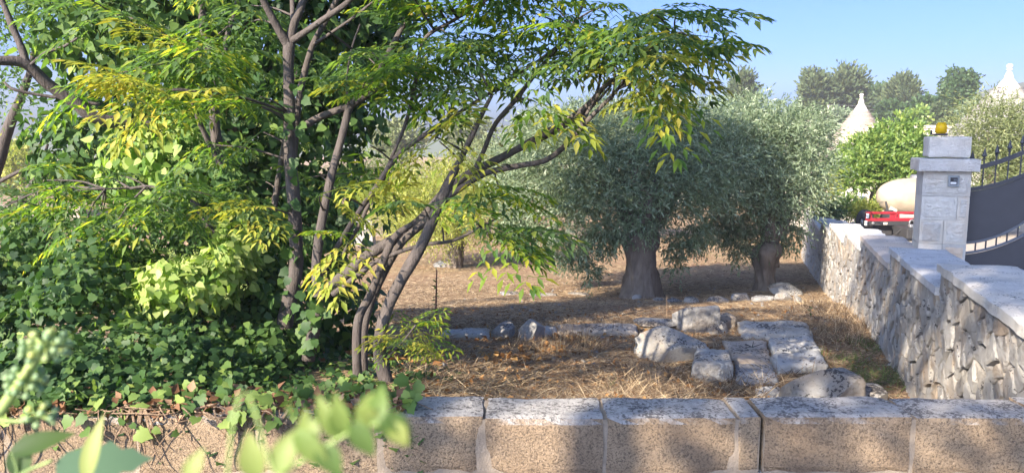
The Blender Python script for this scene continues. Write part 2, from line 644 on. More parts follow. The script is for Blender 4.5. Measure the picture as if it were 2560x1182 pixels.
gx = axis(-7, 9, 0.14, -250, 250)
gy = axis(3.12, 20, 0.14, 3.12, 290, 1.16)
X, Y = np.meshgrid(gx, gy)
Z = Gnp(X, Y)
Z = Z - 0.03 * ((X > wall_x(Y) + 0.3) & (Y < 42) & (X < wall_x(Y) + 9))
nx, ny = len(gx), len(gy)
idx = np.arange(nx * ny).reshape(ny, nx)
Fq = np.stack([idx[:-1, :-1], idx[:-1, 1:], idx[1:, 1:], idx[1:, :-1]], axis=-1).reshape(-1, 4)
o = link_mesh('ground', np_mesh('ground', np.stack([X, Y, Z], -1).reshape(-1, 3), Fq), M['ground'], smooth=True)
tag(o, kind='structure')
b = MB()
b.add([(-250, -60, 0), (250, -60, 0), (250, 3.14, 0), (-250, 3.14, 0)], [(0, 1, 2, 3)])
tag(b.build('road', M['road']), kind='structure')
ys = np.linspace(3.16, 40, 60)
b = MB()
vv, ff = [], []
for i, y in enumerate(ys):
    for k, off in enumerate((0.42, 3, 8.5)):
        xx = wall_x(y) + off
        vv.append((xx, y, EYE - np.interp(y, _D, _DR) + 0.004))
for i in range(len(ys) - 1):
    for k in range(2):
        a = i * 3 + k
        ff.append((a, a + 1, a + 4, a + 3))
b.add(vv, ff)
tag(b.build('driveway', M['drive']), kind='structure')
# low wooded hills at the horizon on the right
b = MB()
hp = []
n = 60
for i in range(n):
    t = i / (n - 1)
    x = -240 + 480 * t
    h = 1.0 + 19 * math.exp(-((x - 178) / 42) ** 2) + 2.0 * noise.noise(Vector((x * 0.04, 3, 0))) + 0.8 * noise.noise(Vector((x * 0.2, 3, 0)))
    hp.append((x, h))
vv, ff = [], []
for x, h in hp:
    vv += [(x, 225, -7), (x, 245, h * 0.7 - 1), (x, 262, h), (x, 285, -7)]
for i in range(n - 1):
    for k in range(3):
        a = i * 4 + k
        ff.append((a, a + 4, a + 5, a + 1))
b.add(vv, ff)
M['hill'] = plain('wooded hill', (0.07, 0.09, 0.06), 0.95, scale=0.02, var=0.3)
tag(b.build('hills', M['hill'], smooth=True), kind='structure')


# the air: a pale even haze
hz = MB().box((0, 115, 6.75), (540, 380, 32.5)).build('haze', None)
hm = bpy.data.materials.new('haze')
hm.use_nodes = True
hn = hm.node_tree
hn.nodes.clear()
ho = hn.nodes.new("ShaderNodeOutputMaterial")
hv = hn.nodes.new("ShaderNodeVolumePrincipled")
hv.inputs['Color'].default_value = (0.93, 0.95, 1.0, 1)
hv.inputs['Density'].default_value = 0.0011
hn.links.new(hv.outputs[0], ho.inputs['Volume'])
hz.data.materials.append(hm)
tag(hz, kind='stuff')

# ------------------------------------------------------------------ front wall of tufa blocks
def rough_box(l, w, h, seed, amp=0.012, chip=0.03, nx=14, ny=8, nz=9):
    """block with worn, uneven edges, origin at the centre"""
    bm = bmesh.new()
    bmesh.ops.create_cube(bm, size=1.0)
    bmesh.ops.subdivide_edges(bm, edges=bm.edges[:], cuts=7, use_grid_fill=True)
    off = Vector((seed * 7.3, seed * 1.7, seed * 3.1))
    for v in bm.verts:
        c = v.co
        # rounded edges
        k = 12.0
        q = (abs(2 * c.x) ** k + abs(2 * c.y) ** k + abs(2 * c.z) ** k) ** (1 / k)
        e = sorted((abs(2 * c.x), abs(2 * c.y), abs(2 * c.z)))
        p = Vector((c.x * l, c.y * w, c.z * h)) 
        nrm = c.normalized()
        if e[1] > 0.99:
            p -= Vector((math.copysign(chip, c.x) * (abs(2 * c.x) > .99), math.copysign(chip, c.y) * (abs(2 * c.y) > .99),
                         math.copysign(chip, c.z) * (abs(2 * c.z) > .99))) * (0.25 + 0.9 * max(0, noise.noise(p * 9 + off) + 0.35))
        p += nrm * amp * noise.noise(p * 7 + off) + nrm * amp * 0.5 * noise.noise(p * 23 + off)
        v.co = p
    me = bpy.data.meshes.new('block')
    bm.to_mesh(me)
    bm.free()
    return me


WT = EYE - 1.14
wall = thing('tufa_wall', 'low wall of tan tufa blocks with grey lichened top along the road', 'wall', (0, 3.12, 0))
joints = [-2.62, -2.1, -1.55, -1.06, -0.55, -0.115, 0.385, 0.93, 1.032, 1.66, 2.2, 2.75]
for i in range(len(joints) - 1):
    x0, x1 = joints[i], joints[i + 1]
    l = x1 - x0 - (0.016 if i == 8 else 0.005)
    me = rough_box(l, 0.25 + 0.004 * ((i * 7) % 3), 0.25, i + 1, 0.005, 0.011)
    me.materials.append(M['tufo'])
    o = bpy.data.objects.new('block', me)
    C.objects.link(o)
    o.location = ((x0 + x1) / 2, 0.003 * ((i * 5) % 3), WT - 0.125 - 0.002 * ((i * 3) % 4))
    o.parent = wall
lower = [-2.75, -2.3, -1.8, -1.3, -0.85, -0.33, 0.15, 0.66, 1.32, 1.9, 2.45, 2.85]
for i in range(len(lower) - 1):
    x0, x1 = lower[i], lower[i + 1]
    me = rough_box(x1 - x0 - 0.005, 0.252, 0.262, i + 31, 0.005, 0.01)
    me.materials.append(M['tufo'])
    o = bpy.data.objects.new('block', me)
    C.objects.link(o)
    o.location = ((x0 + x1) / 2, 0.003, 0.13)
    o.parent = wall
M['joint'] = plain('old lime mortar', (0.27, 0.22, 0.17), 0.95, scale=25, bmp=0.6)
MB().box((-0.845, 0.0, 0.25), (3.74, 0.232, 0.485)).build('mortar', M['joint'], wall)
MB().box((1.92, 0.0, 0.25), (1.755, 0.232, 0.485)).build('mortar', M['joint'], wall)


# ------------------------------------------------------------------ dry stone boundary wall, stepping down the slope
def clip_poly(poly, a, nrm):
    out = []
    for i in range(len(poly)):
        p, q = poly[i], poly[(i + 1) % len(poly)]
        dp = (p[0] - a[0]) * nrm[0] + (p[1] - a[1]) * nrm[1]
        dq = (q[0] - a[0]) * nrm[0] + (q[1] - a[1]) * nrm[1]
        if dp <= 0:
            out.append(p)
        if (dp < 0 < dq) or (dq < 0 < dp):
            t = dp / (dp - dq)
            out.append((p[0] + (q[0] - p[0]) * t, p[1] + (q[1] - p[1]) * t))
    return out


def voronoi(seeds, bound, ax=1.0):
    cells = []
    pts = np.array(seeds)
    for i, s in enumerate(seeds):
        d = ((pts - pts[i]) ** 2).sum(1)
        order = np.argsort(d)[1:22]
        poly = list(bound)
        for j in order:
            q = pts[j]
            mid = ((s[0] + q[0]) / 2, (s[1] + q[1]) / 2)
            poly = clip_poly(poly, mid, (q[0] - s[0], q[1] - s[1]))
            if len(poly) < 3:
                break
        cells.append(poly)
    return cells


def stone_piece(poly, gap, bulge, seed):
    """polygon in (u, z) -> a bulging stone; returned verts are (u, out, z)"""
    rnd = random.Random(seed)
    cx = sum(p[0] for p in poly) / len(poly)
    cz = sum(p[1] for p in poly) / len(poly)
    # merge very short edges
    q = []
    for p in poly:
        if not q or math.hypot(p[0] - q[-1][0], p[1] - q[-1][1]) > 0.02:
            q.append(p)
    if len(q) > 3 and math.hypot(q[0][0] - q[-1][0], q[0][1] - q[-1][1]) < 0.02:
        q.pop()
    if len(q) < 3:
        return None
    # midpoints on long edges make the outline less straight
    r = []
    for i in range(len(q)):
        a, b_ = q[i], q[(i + 1) % len(q)]
        r.append(a)
        L = math.hypot(b_[0] - a[0], b_[1] - a[1])
        if L > 0.09:
            j = rnd.uniform(-0.06, 0.03) * L
            nx_, nz_ = (b_[1] - a[1]) / L, -(b_[0] - a[0]) / L
            r.append(((a[0] + b_[0]) / 2 + nx_ * j, (a[1] + b_[1]) / 2 + nz_ * j))
            if L > 0.2:
                j2 = rnd.uniform(-0.05, 0.02) * L
                r[-1] = (a[0] + (b_[0] - a[0]) * 0.33 + nx_ * j, a[1] + (b_[1] - a[1]) * 0.33 + nz_ * j)
                r.append((a[0] + (b_[0] - a[0]) * 0.7 + nx_ * j2, a[1] + (b_[1] - a[1]) * 0.7 + nz_ * j2))
    q = r
    n = len(q)
    size = max(0.03, math.sqrt(sum((p[0] - cx) ** 2 + (p[1] - cz) ** 2 for p in q) / n))

    def ring(shrink, out, jit):
        vs = []
        for p in q:
            dx, dz = p[0] - cx, p[1] - cz
            L = max(1e-5, math.hypot(dx, dz))
            k = max(0.1, 1 - shrink / L)
            vs.append((cx + dx * k + rnd.uniform(-jit, jit) * 0.5, out + rnd.uniform(-jit, jit), cz + dz * k + rnd.uniform(-jit, jit) * 0.5))
        return vs
    tilt_u, tilt_z = rnd.uniform(-0.1, 0.1), rnd.uniform(-0.16, 0.12)
    V = ring(gap, -0.05, 0.0) + ring(gap, bulge * 0.6, min(0.007, size * 0.05)) + ring(gap + size * 0.16, bulge, min(0.007, size * 0.06))
    V = [(v[0], v[1] + max(-0.012, min(0.014, tilt_u * (v[0] - cx) + tilt_z * (v[2] - cz))) * (1 if i >= n else 0), v[2]) for i, v in enumerate(V)]
    V.append((cx + rnd.uniform(-.2, .2) * size, bulge * rnd.uniform(0.95, 1.12), cz + rnd.uniform(-.2, .2) * size))
    Fs = []
    for k in range(2):
        for i in range(n):
            Fs.append((k * n + i, k * n + (i + 1) % n, (k + 1) * n + (i + 1) % n, (k + 1) * n + i))
    for i in range(n):
        Fs.append((2 * n + i, 2 * n + (i + 1) % n, 3 * n))
    return V, Fs


sec = [(3.26, 5.5, 0.915), (5.5, 7.55, 1.097), (7.55, 9.78, 1.266), (9.78, 11.8, 1.416), (11.8, 14.0, 1.59), (14.0, 16.2, 1.77), (16.2, 19.2, 1.97), (19.2, 22.5, 2.15)]
WD = Vector((WALL_K, 1, 0)).normalized()          # along the wall, away from the camera
WN = Vector((-WD.y, WD.x, 0))                     # out of the visible face
WTH = 0.46
dsw = thing('dry_stone_wall', 'dry stone boundary wall stepping down the slope beside the gate pillar', 'wall', (wall_x(9), 9, G(wall_x(9) - .3, 9)))


def wall_pt(u, out, z):
    """u metres along the face from y = 5.5"""
    return Vector((WALL_X0, 5.5, 0)) + WD * u + WN * out + Vector((0, 0, z))


def u_of(y):
    return (y - 5.5) / WD.y


core, rest, singles = MB(), MB(), []
rs = random.Random(3)
for si, (y0, y1, drop) in enumerate(sec):
    u0, u1, top = u_of(y0), u_of(y1), EYE - drop
    bot = min(G(wall_x(y) - 0.15, y) for y in np.linspace(y0, y1, 6)) - 0.12
    # core and coping
    for (o0, o1, z0, z1, dst) in ((-0.05, -WTH + 0.03, bot, top - 0.05, core),):
        q = [wall_pt(u0, o0, z0), wall_pt(u1, o0, z0), wall_pt(u1, o1, z0), wall_pt(u0, o1, z0),
             wall_pt(u0, o0, z1), wall_pt(u1, o0, z1), wall_pt(u1, o1, z1), wall_pt(u0, o1, z1)]
        dst.add(q, [(0, 1, 2, 3), (4, 7, 6, 5), (0, 4, 5, 1), (1, 5, 6, 2), (2, 6, 7, 3), (3, 7, 4, 0)])
    # coping: a finely divided slab with an uneven surface
    nu, nw = 26, 7
    me_v, me_f = [], []
    for layer in (0, 1):
        for i in range(nu + 1):
            for j in range(nw + 1):
                u = u0 + 0.004 + (u1 - u0 - 0.008) * i / nu
                w = 0.035 - (WTH + 0.05) * j / nw
                edge = i in (0, nu) or j in (0, nw)
                z = top - 0.07 if layer == 0 else top + 0.012 * noise.noise(Vector((u * 4, w * 6, si * 3))) - (0.012 if edge else 0)
                if edge:
                    w += 0.02 * noise.noise(Vector((u * 6, w * 3, si)))
                me_v.append(wall_pt(u, w, z))
    st = (nu + 1) * (nw + 1)
    for i in range(nu):
        for j in range(nw):
            a = i * (nw + 1) + j
            me_f.append((st + a, st + a + 1, st + a + nw + 2, st + a + nw + 1))
    ring = [i * (nw + 1) for i in range(nu + 1)] + [nu * (nw + 1) + j for j in range(1, nw + 1)] + \
           [i * (nw + 1) + nw for i in range(nu - 1, -1, -1)] + [j for j in range(nw - 1, 0, -1)]
    for k in range(len(ring)):
        a, b2 = ring[k], ring[(k + 1) % len(ring)]
        me_f.append((a, b2, st + b2, st + a))
    cb = MB().add(me_v, me_f)
    keep(cb.build('coping', M['cap'], smooth=False), dsw)
    # seeds of the stones on the face
    L, H = u1 - u0, top - 0.055 - bot
    z = bot
    seeds = []
    near = y0 < 10
    while z < top - 0.05:
        hh = rs.uniform(0.06, 0.14) if near else rs.uniform(0.08, 0.15)
        u = u0 + rs.uniform(-0.05, 0.1)
        while u < u1:
            ww = rs.choice((rs.uniform(0.08, 0.16), rs.uniform(0.18, 0.4), rs.uniform(0.25, 0.5))) if near else rs.uniform(0.15, 0.45)
            seeds.append((u + ww / 2, z + hh / 2 + rs.uniform(-0.035, 0.035)))
            u += ww
        z += hh
    seeds = [s for s in seeds if u0 + 0.01 < s[0] < u1 - 0.01 and bot < s[1] < top - 0.06]
    cells = voronoi(seeds, [(u0, bot), (u1, bot), (u1, top - 0.055), (u0, top - 0.055)])
    for ci, poly in enumerate(cells):
        if len(poly) < 3:
            continue
        r = stone_piece(poly, rs.uniform(0.003, 0.010), rs.uniform(0.010, 0.026), si * 1000 + ci)
        if r:
            V, Fs = r
            cu = sum(p[0] for p in poly) / len(poly)
            cz = sum(p[1] for p in poly) / len(poly)
            area = abs(sum(poly[k][0] * poly[(k + 1) % len(poly)][1] - poly[(k + 1) % len(poly)][0] * poly[k][1] for k in range(len(poly)))) / 2
            c = wall_pt(cu, 0, cz)
            vis = 1 if (c.y > 3.9 and proj(c)[1] < 1020) else 0.02
            singles.append((area / c.y ** 2 * vis, c, [wall_pt(*v) for v in V], Fs))
singles.sort(key=lambda s: -s[0])
for k, (_, c, V, Fs) in enumerate(singles):
    if k < 290:
        me = bpy.data.meshes.new('stone')
        me.from_pydata([v - c for v in V], [], Fs)
        me.materials.append(M['stone'])
        o = bpy.data.objects.new('stone', me)
        C.objects.link(o)
        o.location = c - dsw.location
        o.parent = dsw
    else:
        rest.add(V, Fs)
keep(core.build('core', M['mortar']), dsw)
if rest.v:
    tag(keep(rest.build('small_stones', M['stone']), dsw), kind='stuff')


# ------------------------------------------------------------------ gate pillar, beacon, gate
PV = -WD                                # towards the camera along the wall
GU = Vector((WD.y, -WD.x, 0))           # across, to the right
p_bl = Vector((4.70, 8.84, 0))
PD, PW = 0.39, 0.476
pc = p_bl + PV * (PD / 2) + GU * (PW / 2)
prz = math.atan2(GU.y, GU.x)
zt = lambda y, d: P(2360, y, d).z
pillar = thing('gate_pillar', 'whitewashed stone gate pillar with overhanging cap beside the grey gate', 'pillar', (pc.x, pc.y, EYE - 1.82), prz)
PZ = pillar.location.z
dP = 8.5
z_cap0, z_cap1, z_top = zt(428, dP) - PZ, zt(396, dP) - PZ, zt(341, dP) - PZ
courses = [0.0, zt(600, dP) - PZ - 0.03, zt(548, dP) - PZ, zt(489, dP) - PZ, z_cap0]
for i in range(4):
    z0, z1 = courses[i], courses[i + 1]
    cuts = [(-PW / 2, PW / 2)] if i == 3 else ([(-PW / 2, 0.12), (0.12, PW / 2)] if i == 2 else [(-PW / 2, 0.0), (0.0, PW / 2)])
    for (x0, x1) in cuts:
        me = rough_box(x1 - x0 - 0.001, PD, z1 - z0 - 0.001, 60 + i * 3 + int(x0 > -.1), 0.003, 0.003)
        me.materials.append(M['pillar'])
        o = bpy.data.objects.new('block', me)
        C.objects.link(o)
        o.parent = pillar
        o.location = ((x0 + x1) / 2, 0, (z0 + z1) / 2)
        # rusticated panel standing proud of the front of each block
        bm = bmesh.new()
        bmesh.ops.create_grid(bm, x_segments=22, y_segments=16, size=0.5)
        w_, h_ = x1 - x0 - 0.055, z1 - z0 - 0.05
        for v in bm.verts:
            e = min(1, (0.5 - max(abs(v.co.x), abs(v.co.y))) * 14)
            pz = 0.012 * e * (0.6 + 0.9 * noise.noise(Vector((v.co.x * w_ * 22 + i * 5, v.co.y * h_ * 34, x0 * 9)))) if e > 0 else -0.006
            v.co = Vector((v.co.x * w_, -PD / 2 - pz - 0.002, v.co.y * h_))
        me = bpy.data.meshes.new('rustic_face')
        bm.to_mesh(me)
        bm.free()
        me.materials.append(M['pillar'])
        f = bpy.data.objects.new('rustic_face', me)
        C.objects.link(f)
        f.parent = o
me = rough_box(PW + 0.13, PD + 0.12, z_cap1 - z_cap0, 81, 0.003, 0.01)
me.materials.append(M['plaster'])
o = link_mesh('cap', me, None, pillar)
o.location = (0.0, -0.01, (z_cap0 + z_cap1) / 2)
me = rough_box(PW * 0.88, PD * 0.9, z_top - z_cap1 - 0.01, 82, 0.004, 0.012)
me.materials.append(M['plaster'])
o = link_mesh('top_block', me, None, pillar)
o.location = (0.01, 0, (z_top + z_cap1) / 2 + 0.003)
# key switch box on the front
kx = 0.06
kz = zt(451, dP) - PZ
kb = MB().box((kx, -PD / 2 - 0.022, kz), (0.108, 0.03, 0.122), 0, 0.005).build('switch_box', M['grey'], pillar)
MB().box((kx, -PD / 2 - 0.038, kz + 0.0), (0.07, 0.006, 0.08), 0, 0.002).build('dark_window', M['dark'], kb)
MB().box((kx - 0.004, -PD / 2 - 0.0425, kz - 0.02), (0.056, 0.005, 0.022)).build('light_plate', M['whiteplate'], kb)
MB().box((kx + 0.012, -PD / 2 - 0.0425, kz + 0.014), (0.03, 0.005, 0.018)).build('grey_reader', M['rail'], kb)

# beacon on the pillar
bc = pc + GU * 0.0 + Vector((0, 0, PZ + z_top + 0.004))
bx = P(2356, 330, dP).x
bcn = thing('warning_beacon', 'yellow warning beacon lamp on top of the white gate pillar', 'lamp', (bx, pc.y - 0.05, PZ + z_top + 0.006), prz)
MB().box((0, 0, 0.012), (0.125, 0.09, 0.024), 0, 0.006).build('base', M['dark'], bcn)
bm = bmesh.new()
bmesh.ops.create_cube(bm, size=1)
for v in bm.verts:
    t = 0.86 if v.co.z > 0 else 1.0
    v.co = Vector((v.co.x * 0.112 * t, v.co.y * 0.08 * t, 0.085 + v.co.z * 0.122))
bmesh.ops.bevel(bm, geom=bm.edges[:], offset=0.012, segments=3, affect='EDGES')
me = bpy.data.meshes.new('lens')
bm.to_mesh(me)
bm.free()
link_mesh('lens', me, M['amber'], bcn, True)
b = MB()
b.tube([(-0.058, 0, 0.014), (-0.098, 0, 0.016)], 0.008, 6)
b.tube([(-0.094, 0, 0.01), (-0.094, 0, 0.062)], [0.012, 0.009], 6)
b.build('aerial', M['dark'], bcn)
b = MB()
for s in (-1, 1):
    b.tube([(0.02 * s, -0.02, 0.02), (0.0, -0.02, 0.06)], 0.008, 5)
b.build('bulb_holder', M['dark'], bcn)

# gate leaf, curves rising to the right
g0 = pc + GU * (PW / 2 + 0.01) + PV * 0.02
gate = thing('iron_gate', 'dark grey sheet metal gate with curved rails and spear points', 'gate', (g0.x, g0.y, PZ), prz)


def gate_z(px_y):
    """(pixel x, pixel y) pairs on the gate plane -> list of (t, z) on the gate"""
    out = []
    for px, py in px_y:
        a = (px - 1280.0) / F
        t = (a * g0.y - g0.x) / (GU.x - a * GU.y)
        d = g0.y + GU.y * t
        out.append((t, P(px, py, d).z - PZ))
    return out


def curve(ctrl):
    t_, z_ = zip(*gate_z(ctrl))
    cf = np.polyfit(t_, z_, 2)
    # rise towards the middle of the gate, then level off
    return lambda t: float(np.polyval(cf, min(t, 1.1)))


top_c = curve([(2436, 420), (2480, 408), (2520, 395), (2560, 377)])
mid_c = curve([(2430, 473), (2480, 464), (2520, 452), (2560, 436)])
low_c = curve([(2430, 606), (2480, 597), (2520, 582), (2560, 559)])
lo2_c = curve([(2426, 632), (2480, 622), (2520, 610), (2560, 592)])
GL = 1.9
ts = np.linspace(0, GL, 40)


def rail(fn, th, dep, name, mat, t0=0.0):
    b = MB()
    vs, fs = [], []
    tt = ts[ts >= t0]
    for t in tt:
        z = fn(t)
        for (dy, dz) in ((-dep / 2, -th / 2), (dep / 2, -th / 2), (dep / 2, th / 2), (-dep / 2, th / 2)):
            vs.append((t, dy, z + dz))
    n = len(tt)
    for i in range(n - 1):
        for k in range(4):
            fs.append((i * 4 + k, i * 4 + (k + 1) % 4, (i + 1) * 4 + (k + 1) % 4, (i + 1) * 4 + k))
    fs += [(3, 2, 1, 0), tuple((n - 1) * 4 + k for k in range(4))]
    b.add(vs, fs)
    return b.build(name, mat, gate)


rail(top_c, 0.05, 0.035, 'top_rail', M['iron'])
rail(mid_c, 0.04, 0.04, 'middle_rail', M['iron'])
rail(low_c, 0.028, 0.05, 'lower_rail', M['rail'])
rail(lambda t: lo2_c(t) , 0.022, 0.045, 'bottom_rail', M['rail'])


def sheet(f0, f1, name):
    b = MB()
    vs, fs = [], []
    for t in ts:
        z0, z1 = f0(t), f1(t)
        vs += [(t, -0.006, z0), (t, 0.006, z0), (t, 0.006, z1), (t, -0.006, z1)]
    n = len(ts)
    for i in range(n - 1):
        for k in range(4):
            fs.append((i * 4 + k, i * 4 + (k + 1) % 4, (i + 1) * 4 + (k + 1) % 4, (i + 1) * 4 + k))
    fs += [(3, 2, 1, 0), tuple((n - 1) * 4 + k for k in range(4))]
    b.add(vs, fs)
    return b.build(name, M['iron'], gate)


sheet(lambda t: low_c(t) + 0.012, lambda t: mid_c(t) - 0.025, 'sheet_panel')
sheet(lambda t: 0.06, lambda t: lo2_c(t) - 0.02, 'bottom_panel')
MB().box((0.0, 0, 0.62), (0.03, 0.03, 1.14)).build('stile', M['iron'], gate)
MB().box((GL, 0, 0.9), (0.05, 0.05, 1.7)).build('stile', M['iron'], gate)
for k in range(16):
    t = 0.02 + k * 0.118
    b = MB()
    z1 = top_c(t) + 0.07
    b.box((t, 0, (mid_c(t) + z1) / 2), (0.013, 0.013, z1 - mid_c(t)))
    b.lathe([(0.006, 0), (0.018, 0.004), (0.018, 0.014), (0.008, 0.02), (0.026, 0.045), (0.018, 0.07), (0.002, 0.13)], (t, 0, z1), 8)
    b.build('spear_bar', M['iron'], gate)
for k in range(18):
    t = 0.02 + k * 0.1
    z0, z1 = lo2_c(t), low_c(t)
    MB().box((t, 0, (z0 + z1) / 2), (0.014, 0.014, z1 - z0)).build('short_bar', M['iron'], gate)


# ------------------------------------------------------------------ rocks and slabs lying on the field
def rock(name, c, size, rz, seed, k, mat, label, cat, amp=0.12, sub=4, tilt=(0, 0), group=None, cuts=0):
    bm = bmesh.new()
    bmesh.ops.create_icosphere(bm, subdivisions=sub, radius=1.0)
    off = Vector((seed * 3.7, seed * 1.3, seed * 5.9))
    rnd = random.Random(seed)
    planes = []
    for _ in range(cuts):
        nrm = Vector((rnd.uniform(-1, 1), rnd.uniform(-1, 1), rnd.uniform(-0.1, 1))).normalized()
        planes.append((nrm, rnd.uniform(0.55, 0.8)))
    for v in bm.verts:
        n_ = v.co.normalized()
        q = (abs(n_.x) ** k + abs(n_.y) ** k + abs(n_.z) ** k) ** (1 / k)
        p = n_ / q
        p += n_ * (amp * noise.noise(p * 1.3 + off) + amp * 0.5 * noise.noise(p * 3.1 + off) + amp * 0.25 * noise.noise(p * 7 + off))
        for nrm, dd in planes:
            e = p.dot(nrm) - dd
            if e > 0:
                p -= nrm * e * 0.97
        v.co = Vector((p.x * size[0] / 2, p.y * size[1] / 2, p.z * size[2] / 2))
    for f in bm.faces:
        f.smooth = True
    me = bpy.data.meshes.new(name)
    bm.to_mesh(me)
    bm.free()
    me.set_sharp_from_angle(angle=rad(24))
    o = link_mesh(name, me, mat)
    o.location = c
    o.rotation_euler = (tilt[0], tilt[1], rz)
    return tag(o, label, cat, group)


def rock_px(name, x0, x1, yt, yb, dep, label, cat='rock', k=3.0, seed=1, amp=0.12, rz=0.0, tilt=(0, 0), lift=0.0, cuts=6, sink=0.12, dback=0.0, sub=4, group=None):
    """rock whose outline in the photograph spans x0..x1, yt..yb, standing on the ground at its lower edge"""
    g = on_ground((x0 + x1) / 2, yb)
    d = g.y + dep * 0.35 + dback
    a, b_ = P(x0, (yt + yb) / 2, d), P(x1, (yt + yb) / 2, d)
    w = b_.x - a.x
    zt_, zb = P((x0 + x1) / 2, yt, d + dep * 0.2).z, g.z - 0.02 + lift
    h = max(0.05, zt_ - zb)
    c = Vector(((a.x + b_.x) / 2, d, zb + h * (0.5 - sink / 2)))
    return rock(name, c, (w * 1.02, dep, h * (1 + sink)), rz, seed, k, M['rock'], label, cat, amp, sub, tilt, group, cuts)


def slab_px(name, pts, thick, label, seed=1, lift=0.0, cat='slab', bottom=0.06):
    """flat stone: pts are the four corners of its top face in the photograph (front left, front right, back right, back left)"""
    g = on_ground(*pts[0])
    ztop = G(g.x, g.y) + thick + lift
    W = []
    for px, py in pts:
        d = 3.3
        while d < 40:
            p = P(px, py, d)
            if p.z <= ztop:
                break
            d += 0.01
        W.append(p)
    c = sum(W, Vector()) / 4
    bm = bmesh.new()
    n = 18
    gr = {}
    off = Vector((seed * 3.3, seed * 2.1, seed))
    nz = 5

    def pt(s, t, zz):
        p = (W[0] * (1 - s) + W[1] * s) * (1 - t) + (W[3] * (1 - s) + W[2] * s) * t
        es, et = min(s, 1 - s), min(t, 1 - t)
        e = min(es, et)
        z = ztop + (zz - 1) * (thick + bottom)
        q = Vector((p.x, p.y, z))
        nn = noise.noise(q * 5 + off)
        if zz == 1:
            q.z += 0.018 * nn + 0.01 * noise.noise(q * 17 + off) - (0.02 if e < 0.01 else (0.006 if e < 0.07 else 0))
        dirc = Vector((p.x - c.x, p.y - c.y, 0))
        if e < 0.01:
            q += dirc * (0.09 * noise.noise(q * 6 + off) + 0.05 * noise.noise(q * 19 + off) - (0.05 if zz == 1 else 0.0))
        return q
    top = [[bm.verts.new(pt(i / n, j / n, 1.0)) for j in range(n + 1)] for i in range(n + 1)]
    for i in range(n):
        for j in range(n):
            bm.faces.new((top[i][j], top[i + 1][j], top[i + 1][j + 1], top[i][j + 1]))
    per = [(i, 0) for i in range(n)] + [(n, j) for j in range(n)] + [(i, n) for i in range(n, 0, -1)] + [(0, j) for j in range(n, 0, -1)]
    prev = [top[i][j] for i, j in per]
    for kz in range(1, nz + 1):
        zz = 1 - kz / nz
        cur = [bm.verts.new(pt(i / n, j / n, zz)) for i, j in per]
        for q in range(len(per)):
            r = (q + 1) % len(per)
            bm.faces.new((prev[q], cur[q], cur[r], prev[r]))
        prev = cur
    for v in bm.verts:
        v.co -= c
    bmesh.ops.recalc_face_normals(bm, faces=bm.faces[:])
    for f in bm.faces:
        f.smooth = True
    me = bpy.data.meshes.new(name)
    bm.to_mesh(me)
    bm.free()
    o = link_mesh(name, me, M['slab'])
    o.location = c
    return tag(o, label, cat)


rock_px('boulder', 1592, 1770, 806, 905, 0.55, 'large rounded boulder resting in dry straw left of the paving slabs', 'boulder', 3.6, 5, 0.2, cuts=9, sub=5, rz=0.15)
rock_px('boulder_fragment', 1588, 1690, 806, 850, 0.4, 'flat broken stone tucked behind the large rounded boulder', 'rock', 3.5, 9, 0.12, dback=0.7)
rock_px('upright_block', 1692, 1788, 755, 830, 0.4, 'tall grey squared block standing behind the large boulder', 'block', 10.0, 12, 0.07, cuts=1, sub=5, rz=0.2)
rock_px('flat_stone', 1772, 1834, 779, 806, 0.36, 'pale flat stone topping the little stack beside the tall grey block', 'stone', 4.5, 14, 0.12, lift=0.0, dback=-0.35)
rock_px('stack_stone', 1790, 1822, 800, 834, 0.3, 'squat stone at the bottom of the little stack beside the tall block', 'stone', 4, 15, 0.12)
rock_px('wedge_stone', 1766, 1800, 808, 836, 0.2, 'small wedge stone leaning against foot of the tall grey block', 'stone', 3.5, 16, 0.12)
slab_px('paving_slab', [(1860, 838), (2034, 836), (2016, 799), (1845, 799)], 0.09, 'long rectangular limestone slab at the back of the paving', 3)
slab_px('paving_slab', [(1935, 874), (2050, 866), (2030, 838), (1920, 842)], 0.10, 'lichen spotted slab in front of the long rectangular slab', 4)
slab_px('paving_slab', [(1946, 914), (2070, 905), (2052, 870), (1928, 884)], 0.11, 'thick slab with rounded corner just behind the two grey boulders', 5)
slab_px('paving_slab', [(1840, 902), (1930, 900), (1914, 848), (1806, 846)], 0.07, 'cracked slab with a dead twig lying on it', 6)
slab_px('paving_slab', [(1840, 955), (1952, 955), (1934, 903), (1838, 906)], 0.06, 'low bluish slab with straw over its front edge', 7)
slab_px('stone_block', [(1728, 912), (1834, 904), (1822, 868), (1740, 866)], 0.17, 'thick squared block right of the large rounded boulder', 8, cat='block')
slab_px('paving_slab', [(1892, 986), (1960, 986), (1950, 964), (1886, 966)], 0.05, 'narrow slab half buried in straw before the low bluish slab', 9)
slab_px('paving_slab', [(1830, 1030), (1952, 1030), (1948, 994), (1832, 1000)], 0.06, 'pale slab just behind the front wall under loose straw', 10)
rock_px('grey_boulder', 1984, 2122, 908, 1040, 0.5, 'large angular grey boulder with black lichen behind the front wall', 'boulder', 8.0, 25, 0.11, cuts=3, sub=5, rz=0.25, tilt=(0.0, 0.12))
rock_px('flat_boulder', 2078, 2212, 962, 1040, 0.42, 'low flat boulder leaning right against the angular grey boulder', 'boulder', 9.0, 22, 0.1, cuts=2, sub=5, rz=-0.2)
rock_px('back_boulder', 2080, 2142, 916, 990, 0.4, 'pale stone showing between the angular boulder and the grass', 'rock', 3.2, 23, 0.12, dback=0.45)
rock_px('kerb_rock', 1228, 1285, 800, 846, 0.28, 'whitish rounded rock at left end of the kerb stones', 'rock', 3.2, 31, 0.13)
rock_px('kerb_rock', 1294, 1362, 795, 852, 0.3, 'pointed spotted rock beside the whitish rounded one', 'rock', 2.8, 32, 0.18)
